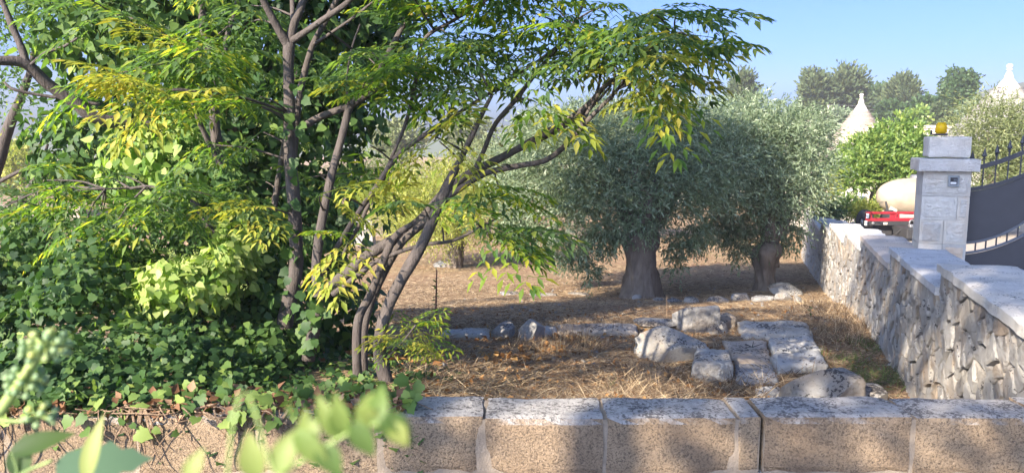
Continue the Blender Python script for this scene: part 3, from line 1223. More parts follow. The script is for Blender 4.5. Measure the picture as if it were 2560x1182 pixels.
slab_px('kerb_stone', [(1392, 826), (1592, 826), (1590, 806), (1395, 808)], 0.08, 'long pale kerb stone with straw tufts along its edge', 33, cat='kerb stone')
slab_px('kerb_stone', [(1096, 836), (1222, 836), (1222, 817), (1110, 818)], 0.06, 'low flat kerb stone left of the whitish rounded rock', 34, cat='kerb stone')
slab_px('kerb_stone', [(1340, 832), (1395, 830), (1392, 814), (1350, 815)], 0.07, 'short kerb stone between pointed rock and long kerb stone', 35, cat='kerb stone')
rock_px('small_rock', 1598, 1668, 922, 942, 0.16, 'oval grey stone lying under straw in front of large boulder', 'stone', 2.5, 41, 0.1)
rock_px('small_rock', 1752, 1792, 930, 958, 0.14, 'small pale rock at foot of the thick squared block', 'stone', 3, 42, 0.14)
rock_px('small_rock', 1822, 1872, 936, 952, 0.14, 'flat chip of stone before the thick squared block', 'stone', 3, 43, 0.14)
rock_px('small_rock', 2212, 2252, 902, 916, 0.14, 'pale flat stone on bare soil near the dry stone wall', 'stone', 3, 44, 0.1)
rock_px('small_rock', 1576, 1604, 734, 748, 0.2, 'white stone at the foot of the big olive trunk', 'stone', 3, 45, 0.15)
rock_px('olive_slab', 1928, 1998, 706, 738, 0.6, 'broad pale rock lying right of the second olive trunk', 'rock', 4, 46, 0.14)
lab = ['short white stone in the far stone row behind the tall block', 'flattish stone in the far row near the big olive', 'low grey stone midway along the far stone row',
       'pale lump in the far row below the second olive', 'jagged pale stone left of the second olive trunk', 'wide low stone below the second olive trunk',
       'rough stone between second olive and dry stone wall', 'small stone at right end of the far stone row']
for i, (x0, x1, y0, y1) in enumerate([(1634, 1660, 743, 752), (1664, 1704, 744, 755), (1712, 1754, 742, 757), (1770, 1822, 738, 756), (1828, 1876, 727, 752),
                                      (1880, 1930, 732, 754), (1936, 1984, 730, 752), (1984, 2008, 738, 756)]):
    rock_px('row_stone', x0, x1, y0, y1, 0.25, lab[i], 'stone', 3, 50 + i, 0.2, group='stones in the far row by the olives')
for i, (x0, x1, y0, y1, lb) in enumerate([(1250, 1300, 728, 738, 'thin pale outcrop in the straw under the hanging leaves'), (1318, 1390, 730, 740, 'longer flat outcrop between the hanging leaves and the olive'),
                                          (1420, 1470, 728, 737, 'flat outcrop just left of the big olive trunk'), (1085, 1125, 648, 668, 'pale rock under the olive behind the leaning trunks')]):
    rock_px('outcrop', x0, x1, y0, y1, 0.3, lb, 'rock', 3, 70 + i, 0.18)
# pebbles and chips, uncountable
tv = np.array([(1, 0, 0), (-1, 0, 0), (0, 1, 0), (0, -1, 0), (0, 0, 0.6), (0, 0, -0.6)], float)
tf = np.array([(0, 2, 4), (2, 1, 4), (1, 3, 4), (3, 0, 4), (2, 0, 5), (1, 2, 5), (3, 1, 5), (0, 3, 5)])
n = 900
py_ = 5 + RNG.random(n) ** 1.6 * 11
px_ = -1 + RNG.random(n) * (np.array([wall_x(y) for y in py_]) - 0.1 + 1)
pos = np.stack([px_, py_, Gnp(px_, py_) + 0.004], 1)
V, Fc, T = scatter(tv, tf, pos, frames(unit(n), np.tile([0, 0, 1.0], (n, 1)) + 0.3 * unit(n)), 0.01 + 0.03 * RNG.random(n) ** 3, RNG.random(n))
tag(link_mesh('pebbles', np_mesh('pebbles', V, Fc), M['rock']), kind='stuff')

# ------------------------------------------------------------------ straw, dead leaves, weeds on the ground
bl = np.array([(0, -0.5, 0), (0, 0.5, 0), (0.55, 0.35, 0.03), (0.55, -0.35, 0.03), (1, 0, 0)], float)
blt = np.array([(0, 3, 1), (1, 3, 2), (3, 4, 2)])


def blades(n, xs, ys, lmin, lmax, up, width, zoff=0.0):
    z = Gnp(xs, ys) + zoff
    az = RNG.random(n) * 2 * math.pi
    el = np.abs(RNG.normal(size=n)) * up
    ax = np.stack([np.cos(az) * np.cos(el), np.sin(az) * np.cos(el), np.sin(el)], 1)
    R = frames(ax, np.tile([0, 0, 1.0], (n, 1)) + 0.8 * unit(n))
    L = lmin + (lmax - lmin) * RNG.random(n) ** 2
    R = R * np.stack([np.ones(n), width / L * (0.6 + 0.8 * RNG.random(n)), np.ones(n)], 1)[:, None, :]
    return scatter(bl, blt, np.stack([xs, ys, z], 1), R, L, RNG.random(n))


def field_xy(n, y0, y1, pw=1.0, xmin=-2.2):
    ys_ = y0 + (y1 - y0) * RNG.random(n) ** pw
    lo = np.maximum(-0.5 - 0.05 * ys_, xmin) - 0.25 * np.maximum(0, ys_ - 7)
    hi = wall_x(ys_) - 0.04
    return lo + (hi - lo) * RNG.random(n), ys_


parts = []
for (n, y0, y1, pw, l0, l1, up, w) in ((60000, 3.3, 9.5, 1.0, 0.05, 0.26, 0.14, 0.0034), (52000, 8.5, 16, 1.1, 0.05, 0.17, 0.12, 0.0045), (14000, 14, 30, 1.2, 0.06, 0.14, 0.06, 0.012)):
    xs, ys_ = field_xy(n, y0, y1, pw)
    parts.append(blades(n, xs, ys_, l0, l1, up, w, 0.004))


def tuft(px, py, n, spread, l0, l1, up, w):
    g = on_ground(px, py)
    xs = g.x + RNG.normal(size=n) * spread
    ys_ = g.y + RNG.normal(size=n) * spread
    return blades(n, xs, ys_, l0, l1, up, w, 0.0)


for (px, py) in ((1400, 850), (1450, 855), (1500, 830), (1380, 880), (1310, 870), (1540, 822), (1420, 830), (1470, 870)):
    parts.append(tuft(px, py, 260, 0.10, 0.06, 0.26, 0.9, 0.004))
for (px, py) in ((1600, 950), (1660, 940), (1720, 960), (1640, 985), (1780, 990), (1850, 975), (1880, 990), (1700, 1000), (1560, 985), (1900, 965), (1975, 940)):
    parts.append(tuft(px, py, 420, 0.13, 0.08, 0.3, 0.35, 0.0045))
for (px, py) in ((2060, 790), (2100, 780), (2150, 770), (2180, 790), (2120, 810), (2060, 830), (2190, 830), (2100, 850), (2040, 760)):
    parts.append(tuft(px, py, 420, 0.2, 0.06, 0.26, 0.7, 0.005))


def join(parts):
    V, Fc, T, n = [], [], [], 0
    for v, f, t in parts:
        V.append(v)
        Fc.append(f + n)
        T.append(t)
        n += len(v)
    return np.concatenate(V), np.concatenate(Fc), np.concatenate(T)


tag(link_mesh('dry_grass', np_mesh('dry_grass', *join(parts)), M['straw']), 'dry straw and trampled grass covering the field', 'grass', kind='stuff')
parts = []
for (px, py, n, sp) in ((2150, 858, 160, 0.10), (2130, 905, 220, 0.14), (2150, 940, 260, 0.16), (2200, 880, 120, 0.12), (2230, 935, 160, 0.12), (2110, 960, 180, 0.12), (1520, 975, 12, 0.02), (1780, 640, 60, 0.2), (2180, 960, 160, 0.15), (2260, 960, 140, 0.12)):
    parts.append(tuft(px, py, n, sp, 0.05, 0.16, 0.7, 0.006))
tag(link_mesh('green_weeds', np_mesh('green_weeds', *join(parts)), M['green_grass']), 'low green weeds growing on bare soil beside the stone wall', 'weeds', kind='stuff')

# leaf templates -------------------------------------------------------------
# fallen curled leaf / plain leaflet: folded along the midrib, pointing +x
leaf4 = np.array([(0, 0, 0), (0.42, 0.24, 0.05), (0.45, 0, -0.02), (0.42, -0.24, 0.05), (1, 0, -0.06)], float)
leaf4f = np.array([(0, 2, 1), (0, 3, 2), (1, 2, 4), (2, 3, 4)])
# five lobed ivy leaf
iv = [(0, 0), (-0.1, 0.22), (0.05, 0.47), (0.27, 0.4), (0.52, 0.44), (0.72, 0.2), (1.0, 0.0)]
out = iv + [(x, -y) for x, y in reversed(iv[1:-1])]
ivy_v = np.array([(x, y, 0.10 * abs(y) - 0.10 * x * x) for x, y in out] + [(0.36, 0, 0.03)], float)
ivy_f = np.array([(k, (k + 1) % len(out), len(out)) for k in range(len(out))])[:, ::-1]
# simpler heart shaped ivy leaf of the flowering shoots
hv = [(0, 0), (0.05, 0.33), (0.4, 0.36), (1.0, 0.0), (0.4, -0.36), (0.05, -0.33)]
heart_v = np.array([(x, y, 0.12 * abs(y) - 0.08 * x * x) for x, y in hv] + [(0.35, 0, 0.0)], float)
heart_f = np.array([(k, (k + 1) % 6, 6) for k in range(6)])[:, ::-1]
# slim olive leaf
ol_v = np.array([(0, 0, 0), (0.5, 0.13, 0.02), (1, 0, 0), (0.5, -0.13, 0.02)], float)
ol_f = np.array([(0, 3, 2, 1)])

n = 5200
xs, ys_ = field_xy(n, 3.3, 10.5)
z = Gnp(xs, ys_) + 0.012
V, Fc, T = scatter(leaf4, leaf4f, np.stack([xs, ys_, z], 1), frames(unit(n) * [1, 1, 0.35], np.tile([0, 0, 1.0], (n, 1)) + 0.7 * unit(n)), 0.02 + 0.045 * RNG.random(n), RNG.random(n) ** 1.4)
extra = []
for (px, py, k, sp) in ((1360, 880, 60, 0.14), (1440, 850, 60, 0.16), (1280, 900, 60, 0.2), (1200, 850, 50, 0.2), (1560, 830, 40, 0.14), (1000, 900, 60, 0.3), (1800, 985, 60, 0.25)):
    g = on_ground(px, py)
    xs = g.x + RNG.normal(size=k) * sp
    ys_ = g.y + RNG.normal(size=k) * sp
    extra.append(scatter(leaf4 * [1, 1.4, 2.2], leaf4f, np.stack([xs, ys_, Gnp(xs, ys_) + 0.02], 1), frames(unit(k) * [1, 1, 0.5], np.tile([0, 0, 1.0], (k, 1)) + 0.9 * unit(k)), 0.05 + 0.05 * RNG.random(k), 0.4 + 0.6 * RNG.random(k)))
M['litter'] = leaf_mat('fallen leaf', [(0, (0.14, 0.07, 0.03)), (0.5, (0.3, 0.15, 0.06)), (1, (0.5, 0.3, 0.12))], 0.25, 0.8, 0.1, (1.2, 0.9, 0.6))
tag(link_mesh('leaf_litter', np_mesh('leaf_litter', *join([(V, Fc, T)] + extra)), M['litter']), 'brown fallen leaves scattered in the straw', 'leaf litter', kind='stuff')

# dead twig on the slab, scrap of paper, thin sapling stems
g = on_ground(1880, 888)
tw = thing('dead_twig', 'dark forked dead twig lying on the cracked slab', 'twig', (g.x, g.y, g.z + 0.085))
for (a, r) in ((((-0.07, 0, 0.03), (0, 0.0, 0.0)), 0.006), (((0, 0, 0), (0.11, 0.02, 0.03)), 0.005), (((0, 0, 0), (0.01, 0.0, 0.06)), 0.005), (((-0.02, 0, 0.0), (-0.09, -0.05, 0.015)), 0.004)):
    MB().tube(a, [r, r * 0.5], 5).build('twig_arm', M['dark'], tw)
g = on_ground(2246, 896)
b = MB()
b.add([(-0.05, -0.03, 0.005), (0.05, -0.03, 0.012), (0.055, 0.03, 0.02), (0.0, 0.01, 0.045), (-0.05, 0.035, 0.008), (0, -0.02, 0.02)], [(0, 1, 5), (1, 2, 3, 5), (0, 5, 3, 4)])
o = b.build('paper_scrap', plain('paper', (0.7, 0.72, 0.85), 0.7))
o.location = g
sol = o.modifiers.new('solid', 'SOLIDIFY')
sol.thickness = 0.002
tag(o, 'crumpled scrap of white and lilac paper on soil by the wall', 'litter')


def leafy(name, pts, n, size, mat, parent, spread=0.02):
    pos, ax = [], []
    sp = spline(pts, 8)
    for _ in range(n):
        p = sp[random.randrange(len(sp) // 3, len(sp))]
        pos.append(p)
        ax.append((random.uniform(-1, 1), random.uniform(-1, 1), random.uniform(-0.4, 0.8)))
    pos, ax = np.array(pos), np.array(ax)
    k = len(pos)
    V, Fc, T = scatter(leaf4, leaf4f, pos, frames(ax, np.tile([0, -0.2, 1.0], (k, 1)) + 0.4 * unit(k)), size * (0.6 + 0.7 * RNG.random(k)), RNG.random(k))
    o = link_mesh(name, np_mesh(name, V, Fc, T), mat, None)
    if parent:
        keep(o, parent)
    return o


for (pts, lb, r, nleaf, mt) in (([(1090, 838), (1090, 760), (1092, 674)], 'thin reddish sapling stem standing in front of the field', 0.013, 26, 'laurel'),
                                ([(1078, 870), (1076, 820), (1072, 765)], 'dark thin stick beside the reddish sapling stem', 0.008, 0, 'laurel'),
                                ([(1668, 800), (1667, 770), (1667, 738)], 'thin dry stalk left of the tall grey block', 0.006, 0, 'laurel'),
                                ([(2024, 800), (2026, 775), (2022, 768)], 'pale green weed stalk with forked top behind the long slab', 0.006, 8, 'green_grass'),
                                ([(1348, 796), (1350, 775), (1352, 762)], 'small dry weed with curled leaves behind the pointed rock', 0.005, 14, 'straw')):
    g = on_ground(*pts[0])
    w = [tuple(P(px, py, g.y)) for px, py in pts]
    w[0] = (w[0][0], w[0][1], g.z - 0.02)
    t = thing('weed_stem', lb, 'plant', w[0])
    keep(MB().tube([Vector(p) for p in spline(w, 5)], list(np.linspace(r, r * 0.5, len(spline(w, 5)))), 6).build('stem', M['red_twig'] if r > 0.01 else M['vine']), t)
    if nleaf:
        leafy('leaves', w, nleaf, 0.05, M[mt], t)['kind'] = 'stuff'


# ------------------------------------------------------------------ trees
def branch_mesh(mb, ctrl, n=8, wob=0.012, seg=9):
    """ctrl: (x, y, z, radius)"""
    sp = spline(ctrl, n)
    pts, rr = [], []
    for i, q in enumerate(sp):
        p = Vector(q[:3])
        nz_ = noise.noise_vector(p * 3.0)
        pts.append(p + nz_ * wob)
        rr.append(max(0.002, q[3] * (1 + 0.12 * noise.noise(p * 9))))
    mb.tube(pts, rr, seg)
    return pts


def px_branch(spec):
    """list of (px, py, d, width in pixels) -> (x, y, z, r)"""
    out = []
    for px, py, d, w in spec:
        p = P(px, py, d)
        out.append((p.x, p.y, p.z, w * d / F / 2))
    return out


# chinaberry frond: twice divided leaf, x along the rachis, z up
def frond(seed, L=0.42, droop=0.5, npair=5):
    rnd = random.Random(seed)
    V, Fs, T = [], [], []

    def at(s, bend=droop):
        return np.array([s, 0.03 * math.sin(s * 9 + seed), -bend * s * s])

    def leaflet(p, ax, up, size):
        ax = ax / np.linalg.norm(ax)
        y = np.cross(up, ax)
        y /= np.linalg.norm(y)
        z_ = np.cross(ax, y)
        n0 = len(V)
        wd = rnd.uniform(0.85, 1.15)
        for v in leaf4:
            V.append(p + (ax * v[0] + y * v[1] * wd * 0.7 + z_ * v[2] * 1.5) * size)
        tt = rnd.random()
        T.extend([tt] * 5)
        Fs.extend([tuple(i + n0 for i in f) for f in leaf4f])

    def strip(p, q, w):
        n0 = len(V)
        dd = np.array([0, 0, 1.0]) * w
        V.extend([p - dd, p + dd, q])
        T.extend([0.2] * 3)
        Fs.append((n0, n0 + 1, n0 + 2))
    strip(at(0), at(L * 0.55), 0.0035)
    strip(at(L * 0.5), at(L), 0.002)
    for i in range(npair):
        s = L * (0.28 + 0.6 * i / (npair - 1))
        lp = L * (0.46 - 0.30 * i / (npair - 1)) * rnd.uniform(0.85, 1.1)
        for sd in (-1, 1):
            p0 = at(s + rnd.uniform(-.01, .01))
            a = rad(rnd.uniform(48, 66))
            dirv = np.array([math.cos(a), sd * math.sin(a), -0.15 - droop * s * 0.8])
            nl = max(1, int(lp / 0.062))
            q = p0
            for k in range(nl):
                sk = lp * (k + 0.75) / (nl + 0.4)
                q = p0 + dirv * sk + np.array([0, 0, -droop * sk * sk * 1.6])
                for s2 in (-1, 1):
                    aa = rad(rnd.uniform(45, 65)) * s2
                    dx = np.array([dirv[0] * math.cos(aa) - dirv[1] * math.sin(aa), dirv[0] * math.sin(aa) + dirv[1] * math.cos(aa), -0.35 + rnd.uniform(-.25, .15)])
                    leaflet(q, dx, np.array([0, 0, 1.0]) + np.array([rnd.uniform(-.25, .25), rnd.uniform(-.25, .25), 0]), rnd.uniform(0.062, 0.082))
            q2 = p0 + dirv * lp + np.array([0, 0, -droop * lp * lp * 1.6])
            leaflet(q2, dirv + np.array([0, 0, -0.3]), np.array([0, 0, 1.0]), rnd.uniform(0.072, 0.09))
            strip(p0, q2, 0.0018)
    for (dy) in (-0.5, 0, 0.5):
        leaflet(at(L), np.array([1, dy, -0.5]), np.array([0, 0, 1.0]), 0.085)
    return np.array(V), np.array(Fs), np.array(T)


FR = [frond(s, 0.40 + 0.03 * (s % 3), 0.25 + 0.28 * (s % 4), 5) for s in range(8)]
FRM = {}
for i, (v, f, t) in enumerate(FR):
    for key in ('cherry_green', 'cherry_lime', 'cherry_yellow'):
        me = np_mesh('leaf', v, f, t)
        me.materials.append(M[key])
        FRM[(i, key)] = me


CLEAR = [((728, 90), (722, 200), (727, 420), (738, 660), (722, 780)), ((870, 275), (838, 400), (797, 600), (793, 740), (775, 880)),
         ((1118, 480), (1058, 605), (1010, 690), (960, 800), (955, 905)), ((850, 695), (1000, 590), (1100, 490)), ((895, 900), (898, 795), (962, 645)),
         ((1225, 425), (1370, 398), (1480, 290)), ((1215, 415), (1400, 312), (1500, 230)), ((640, -10), (724, 110)), ((760, 0), (724, 110)), ((735, 100), (860, 20))]


def covers_trunk(pts, d_tr=4.75, w=26):
    for p in pts:
        if p.y > d_tr:
            continue
        x, y = proj(p)
        for line in CLEAR:
            for (ax_, ay_), (bx_, by_) in zip(line[:-1], line[1:]):
                l2 = (bx_ - ax_) ** 2 + (by_ - ay_) ** 2
                t_ = max(0, min(1, ((x - ax_) * (bx_ - ax_) + (y - ay_) * (by_ - ay_)) / l2))
                if math.hypot(x - ax_ - t_ * (bx_ - ax_), y - ay_ - t_ * (by_ - ay_)) < w:
                    return True
    return False


class Chinaberry:
    def __init__(self, label, base):
        self.root = thing('chinaberry_tree', label, 'tree', base)
        self.samples, self.fronds = [], []
        self.twigs = MB()
        self.dens = 1.0

    def branch(self, spec, name='branch', seg=9):
        mb = MB()
        pts = branch_mesh(mb, px_branch(spec), 7, 0.012, seg)
        self.samples += [(p, max(0.004, spec[-1][3] * spec[-1][2] / F / 3)) for p in pts[len(pts) // 4:]]
        keep(mb.build(name, M['bark'], smooth=True), self.root)

    def cluster(self, px, py, d, n, py_yel=0.1, p_lime=0.3, scale=1.0, aim=None, twig=True):
        p = P(px, py, d)
        if twig and self.samples:
            q, r = min(self.samples, key=lambda s: (s[0] - p).length + (0.5 * max(0, s[0].z - p.z + 0.1)))
            L = (p - q).length
            mid = (p + q) / 2 + Vector((random.uniform(-.1, .1), random.uniform(-.1, .1), 0.1)) * L * 0.5
            sp = [Vector(v) for v in spline([tuple(q), tuple(mid), tuple(p)], 5)]
            self.twigs.tube(sp, list(np.linspace(min(0.012, 0.005 + L * 0.008), 0.0035, len(sp))), 5)
            if L > 0.5:
                for v in sp[4:-1:2]:
                    self.samples.append((v, 0.004))
        a0 = random.uniform(0, 6.28)
        for k in range(n):
            if aim is not None:
                az = aim + random.uniform(-0.9, 0.9)
            else:
                az = a0 + 6.283 * k / n + random.uniform(-0.4, 0.4)
            el = random.uniform(-0.5, 0.55)
            roll = random.uniform(-0.35, 0.35)
            u = random.random() + 0.12 * (py_yel < 0.5)
            key = 'cherry_yellow' if u < py_yel else ('cherry_lime' if u < py_yel + p_lime else 'cherry_green')
            R = Matrix.Rotation(az, 3, 'Z') @ Matrix.Rotation(-el, 3, 'Y') @ Matrix.Rotation(roll, 3, 'X')
            vi, sc_ = random.choice(range(8)), scale * random.uniform(0.75, 1.12)
            body = [p + R @ Vector(FR[vi][0][q]) * sc_ for q in range(0, len(FR[vi][0]), 40)]
            if aim is None and covers_trunk(body) and random.random() < 0.88:
                continue
            self.fronds.append((p + Vector((0, 0, 0.01)), R, vi, key, sc_))

    def area(self, cx, cy, rx, ry, d0, d1, nc, nf, pyel=0.1, plime=0.3, scale=1.0):
        for k in range(max(1, round(nc * self.dens))):
            a, r = random.uniform(0, 6.283), math.sqrt(random.random())
            self.cluster(cx + rx * r * math.cos(a), cy + ry * r * math.sin(a), random.uniform(d0, d1), max(2, nf + random.choice((-1, 0, 1))), pyel, plime, scale)

    def finish(self, nobj):
        keep(self.twigs.build('twigs', M['bark'], smooth=True), self.root)['kind'] = 'stuff'
        key = lambda f: f[0].y + (0 if (-60 < proj(f[0])[0] < 2600 and -60 < proj(f[0])[1] < 1200) else 50)
        self.fronds.sort(key=key)
        rest = {}
        for i, (p, R, vi, mk, s) in enumerate(self.fronds):
            if i < nobj:
                o = bpy.data.objects.new('leaf', FRM[(vi, mk)])
                C.objects.link(o)
                o.parent = self.root
                o.matrix_local = Matrix.Translation(p - self.root.location) @ (R.to_4x4()) @ Matrix.Scale(s, 4)
            else:
                v, f, t = FR[vi]
                rest.setdefault(mk, []).append(scatter(v, f, np.array([p]), np.array(R)[None], [s], [0.5])[:2] + (t,))
        for mk, lst in rest.items():
            o = keep(link_mesh('foliage', np_mesh('foliage', *join(lst)), M[mk]), self.root)
            o['kind'] = 'stuff'


# ---- upright chinaberry, stems in front of the ivy
ta = Chinaberry('upright chinaberry with straight grey trunks in front of the ivy', P(730, 800, 4.6))
ta.branch([(708, 830, 4.6, 44), (722, 760, 4.6, 40), (738, 660, 4.6, 36), (736, 540, 4.6, 33), (727, 420, 4.62, 31), (724, 300, 4.65, 29), (722, 200, 4.68, 27), (724, 110, 4.7, 28)], 'trunk')
ta.branch([(724, 118, 4.7, 24), (690, 60, 4.65, 19), (660, 5, 4.6, 17), (630, -70, 4.5, 13), (600, -160, 4.4, 8)])
ta.branch([(724, 112, 4.7, 24), (736, 60, 4.72, 21), (752, 20, 4.74, 19), (775, -50, 4.8, 15), (790, -150, 4.8, 9)])
ta.branch([(733, 100, 4.7, 14), (732, 40, 4.75, 12), (730, -20, 4.8, 11), (720, -100, 4.9, 7)])
ta.branch([(730, 105, 4.7, 18), (790, 66, 4.6, 16), (850, 25, 4.5, 14), (900, -20, 4.4, 12), (980, -80, 4.3, 7)])
ta.branch([(770, 900, 4.35, 36), (785, 820, 4.35, 32), (795, 740, 4.35, 30), (791, 670, 4.38, 26), (797, 600, 4.4, 24), (815, 500, 4.45, 22), (838, 400, 4.5, 21), (860, 310, 4.55, 19), (876, 265, 4.6, 17), (925, 210, 4.65, 16), (975, 120, 4.7, 15), (1030, 20, 4.75, 12), (1060, -60, 4.8, 8)], 'trunk')
ta.branch([(738, 335, 4.6, 19), (790, 298, 4.6, 18), (850, 273, 4.6, 17), (880, 262, 4.6, 15), (940, 225, 4.6, 12), (1000, 190, 4.6, 8)])
ta.branch([(738, 420, 4.75, 10), (742, 300, 4.8, 16), (755, 215, 4.85, 16), (778, 120, 4.9, 15), (812, 55, 4.95, 14), (850, -20, 5.0, 12), (880, -90, 5, 8)])
ta.branch([(783, 112, 4.9, 10), (830, 80, 4.85, 8), (880, 45, 4.8, 7), (930, 5, 4.75, 5)])
ta.branch([(870, 262, 4.55, 6), (868, 200, 4.55, 5), (880, 120, 4.55, 5), (900, 60, 4.55, 4)])
ta.branch([(690, 800, 5.1, 20), (672, 700, 5.1, 19), (680, 560, 5.1, 16), (700, 420, 5.15, 13), (712, 330, 5.2, 8)], 'trunk')
# trunks leaning to the upper left, further back
ta.branch([(600, 800, 5.2, 26), (575, 700, 5.2, 26), (545, 600, 5.2, 24), (505, 530, 5.2, 20), (470, 480, 5.2, 12)], 'trunk')
ta.branch([(650, 760, 5.5, 30), (625, 620, 5.5, 30), (585, 500, 5.5, 29), (552, 400, 5.5, 27), (536, 290, 5.5, 24), (525, 160, 5.5, 21), (510, 60, 5.5, 18), (500, -60, 5.5, 14)], 'trunk')
ta.branch([(560, 430, 5.5, 16), (520, 350, 5.4, 13), (480, 260, 5.3, 11), (450, 180, 5.2, 9), (432, 100, 5.1, 7)])
ta.branch([(545, 200, 5.5, 12), (570, 90, 5.6, 13), (590, 20, 5.7, 12), (610, -60, 5.8, 8)])
# leaves: left part, sunlit
for args in ((440, 110, 150, 60, 4.5, 5.0, 5, 4, 0.08, 0.4), (590, 40, 90, 50, 4.9, 5.2, 3, 4, 0.05, 0.2), (320, 215, 130, 40, 4.6, 5.2, 4, 3, 0.1, 0.5),
             (540, 150, 70, 50, 4.5, 4.9, 3, 3, 0.15, 0.4), (610, 270, 60, 50, 4.3, 4.6, 3, 3, 0.0, 0.4), (600, 350, 70, 50, 4.4, 4.7, 2, 4, 0.0, 0.3),
             (230, 440, 140, 40, 4.6, 5.2, 4, 3, 0.0, 0.2), (330, 510, 150, 50, 4.4, 5.0, 5, 4, 0.03, 0.4), (460, 480, 90, 50, 4.6, 5, 2, 4, 0.02, 0.3),
             (240, 560, 60, 30, 4.3, 4.6, 2, 3, 0.0, 0.7), (80, 540, 90, 80, 5, 5.8, 4, 3, 0.0, 0.15), (650, 450, 40, 60, 5.0, 5.3, 2, 3, 0.0, 0.2),
             (830, 420, 60, 60, 5.1, 5.5, 2, 3, 0.0, 0.2), (800, 160, 70, 50, 5.0, 5.4, 2, 3, 0.0, 0.2), (900, 100, 60, 50, 4.5, 4.9, 2, 4, 0.1, 0.4),
             (290, 30, 120, 40, 4.8, 5.4, 3, 4, 0.0, 0.6), (980, 40, 70, 50, 4.5, 4.9, 3, 4, 0.08, 0.3), (950, 230, 70, 40, 4.3, 4.6, 2, 4, 0.25, 0.4)):
    ta.area(*args)
for (px, py, d, n, ye, li, aim) in ((425, 225, 4.1, 4, 0.9, 0.1, -1.6), (415, 250, 4.1, 3, 0.6, 0.4, -1.2), (400, 225, 4.1, 3, 0.85, 0.15, -2.2), (660, 520, 4.4, 3, 0.9, 0.1, -1.8), (800, 490, 4.2, 2, 0.9, 0.1, 0.2), (790, 60, 4.3, 3, 0.3, 0.5, None)):
    ta.cluster(px, py, d, n, ye, li, 0.9, aim)
# leaves above the picture
for k in range(14):
    ta.cluster(random.uniform(300, 1200), random.uniform(-420, -60), random.uniform(4.2, 5.6), 5, 0.05, 0.3)
ta.finish(150)

# ---- leaning chinaberry, crown over the middle of the picture
tb = Chinaberry('leaning chinaberry whose yellowing crown arches over the olive trees', P(940, 960, 4.1))
tb.dens = 0.55
tb.branch([(978, 1010, 4.05, 46), (970, 965, 4.05, 40), (955, 905, 4.05, 36), (951, 850, 4.05, 34), (970, 775, 4.08, 33), (1010, 690, 4.1, 31), (1058, 605, 4.15, 29), (1090, 530, 4.2, 28), (1118, 465, 4.25, 25), (1150, 400, 4.3, 18), (1190, 320, 4.3, 13), (1230, 240, 4.3, 9)], 'trunk')
tb.branch([(893, 960, 4.2, 26), (893, 870, 4.2, 24), (898, 795, 4.2, 23), (928, 735, 4.25, 22), (962, 645, 4.3, 21), (990, 590, 4.3, 18), (1030, 560, 4.3, 14)], 'trunk')
tb.branch([(905, 930, 4.4, 24), (908, 830, 4.4, 23), (930, 745, 4.4, 22), (975, 655, 4.4, 21), (1010, 600, 4.4, 20), (1060, 555, 4.45, 19), (1110, 500, 4.5, 18), (1170, 460, 4.5, 16), (1225, 430, 4.5, 15), (1300, 413, 4.45, 15), (1370, 398, 4.4, 14), (1430, 350, 4.4, 13), (1480, 290, 4.35, 12), (1530, 240, 4.3, 9), (1580, 180, 4.3, 6)], 'trunk')
tb.branch([(800, 745, 4.4, 30), (850, 695, 4.4, 32), (920, 640, 4.4, 31), (1000, 590, 4.45, 29), (1055, 545, 4.5, 27), (1100, 490, 4.55, 25), (1150, 450, 4.6, 22), (1215, 415, 4.6, 20), (1300, 370, 4.6, 19), (1400, 312, 4.55, 17), (1470, 262, 4.5, 15), (1515, 215, 4.45, 12), (1600, 160, 4.4, 9), (1690, 85, 4.3, 6)], 'trunk')
tb.branch([(1290, 380, 4.6, 10), (1380, 335, 4.65, 10), (1470, 275, 4.7, 8), (1530, 215, 4.7, 6)])
tb.branch([(1450, 320, 4.4, 8), (1470, 280, 4.45, 8), (1500, 200, 4.5, 7), (1490, 120, 4.5, 5)])
tb.branch([(800, 690, 4.5, 14), (845, 615, 4.5, 14), (895, 535, 4.5, 14), (940, 470, 4.5, 14), (990, 395, 4.5, 14), (1050, 345, 4.5, 13), (1120, 300, 4.5, 11), (1200, 250, 4.5, 9), (1290, 190, 4.5, 7), (1400, 110, 4.4, 5)])
tb.branch([(855, 640, 4.6, 9), (900, 560, 4.6, 11), (935, 490, 4.6, 10), (990, 400, 4.65, 9)])
tb.branch([(1180, 440, 4.5, 12), (1210, 380, 4.5, 12), (1240, 310, 4.5, 12), (1290, 250, 4.5, 12), (1340, 180, 4.5, 11), (1400, 110, 4.5, 9), (1450, 30, 4.5, 7), (1480, -60, 4.5, 5)])
tb.branch([(830, 735, 4.3, 16), (890, 690, 4.3, 14), (950, 650, 4.3, 12), (1050, 612, 4.3, 11), (1130, 600, 4.25, 9), (1200, 565, 4.2, 7), (1240, 545, 4.2, 5)])
tb.branch([(1010, 540, 4.5, 7), (980, 480, 4.5, 6), (965, 420, 4.5, 5)])
tb.branch([(960, 440, 4.5, 9), (1010, 320, 4.5, 9), (1040, 200, 4.5, 10), (1060, 100, 4.5, 10), (1130, 50, 4.5, 9), (1220, 0, 4.5, 8), (1300, -50, 4.5, 6)])
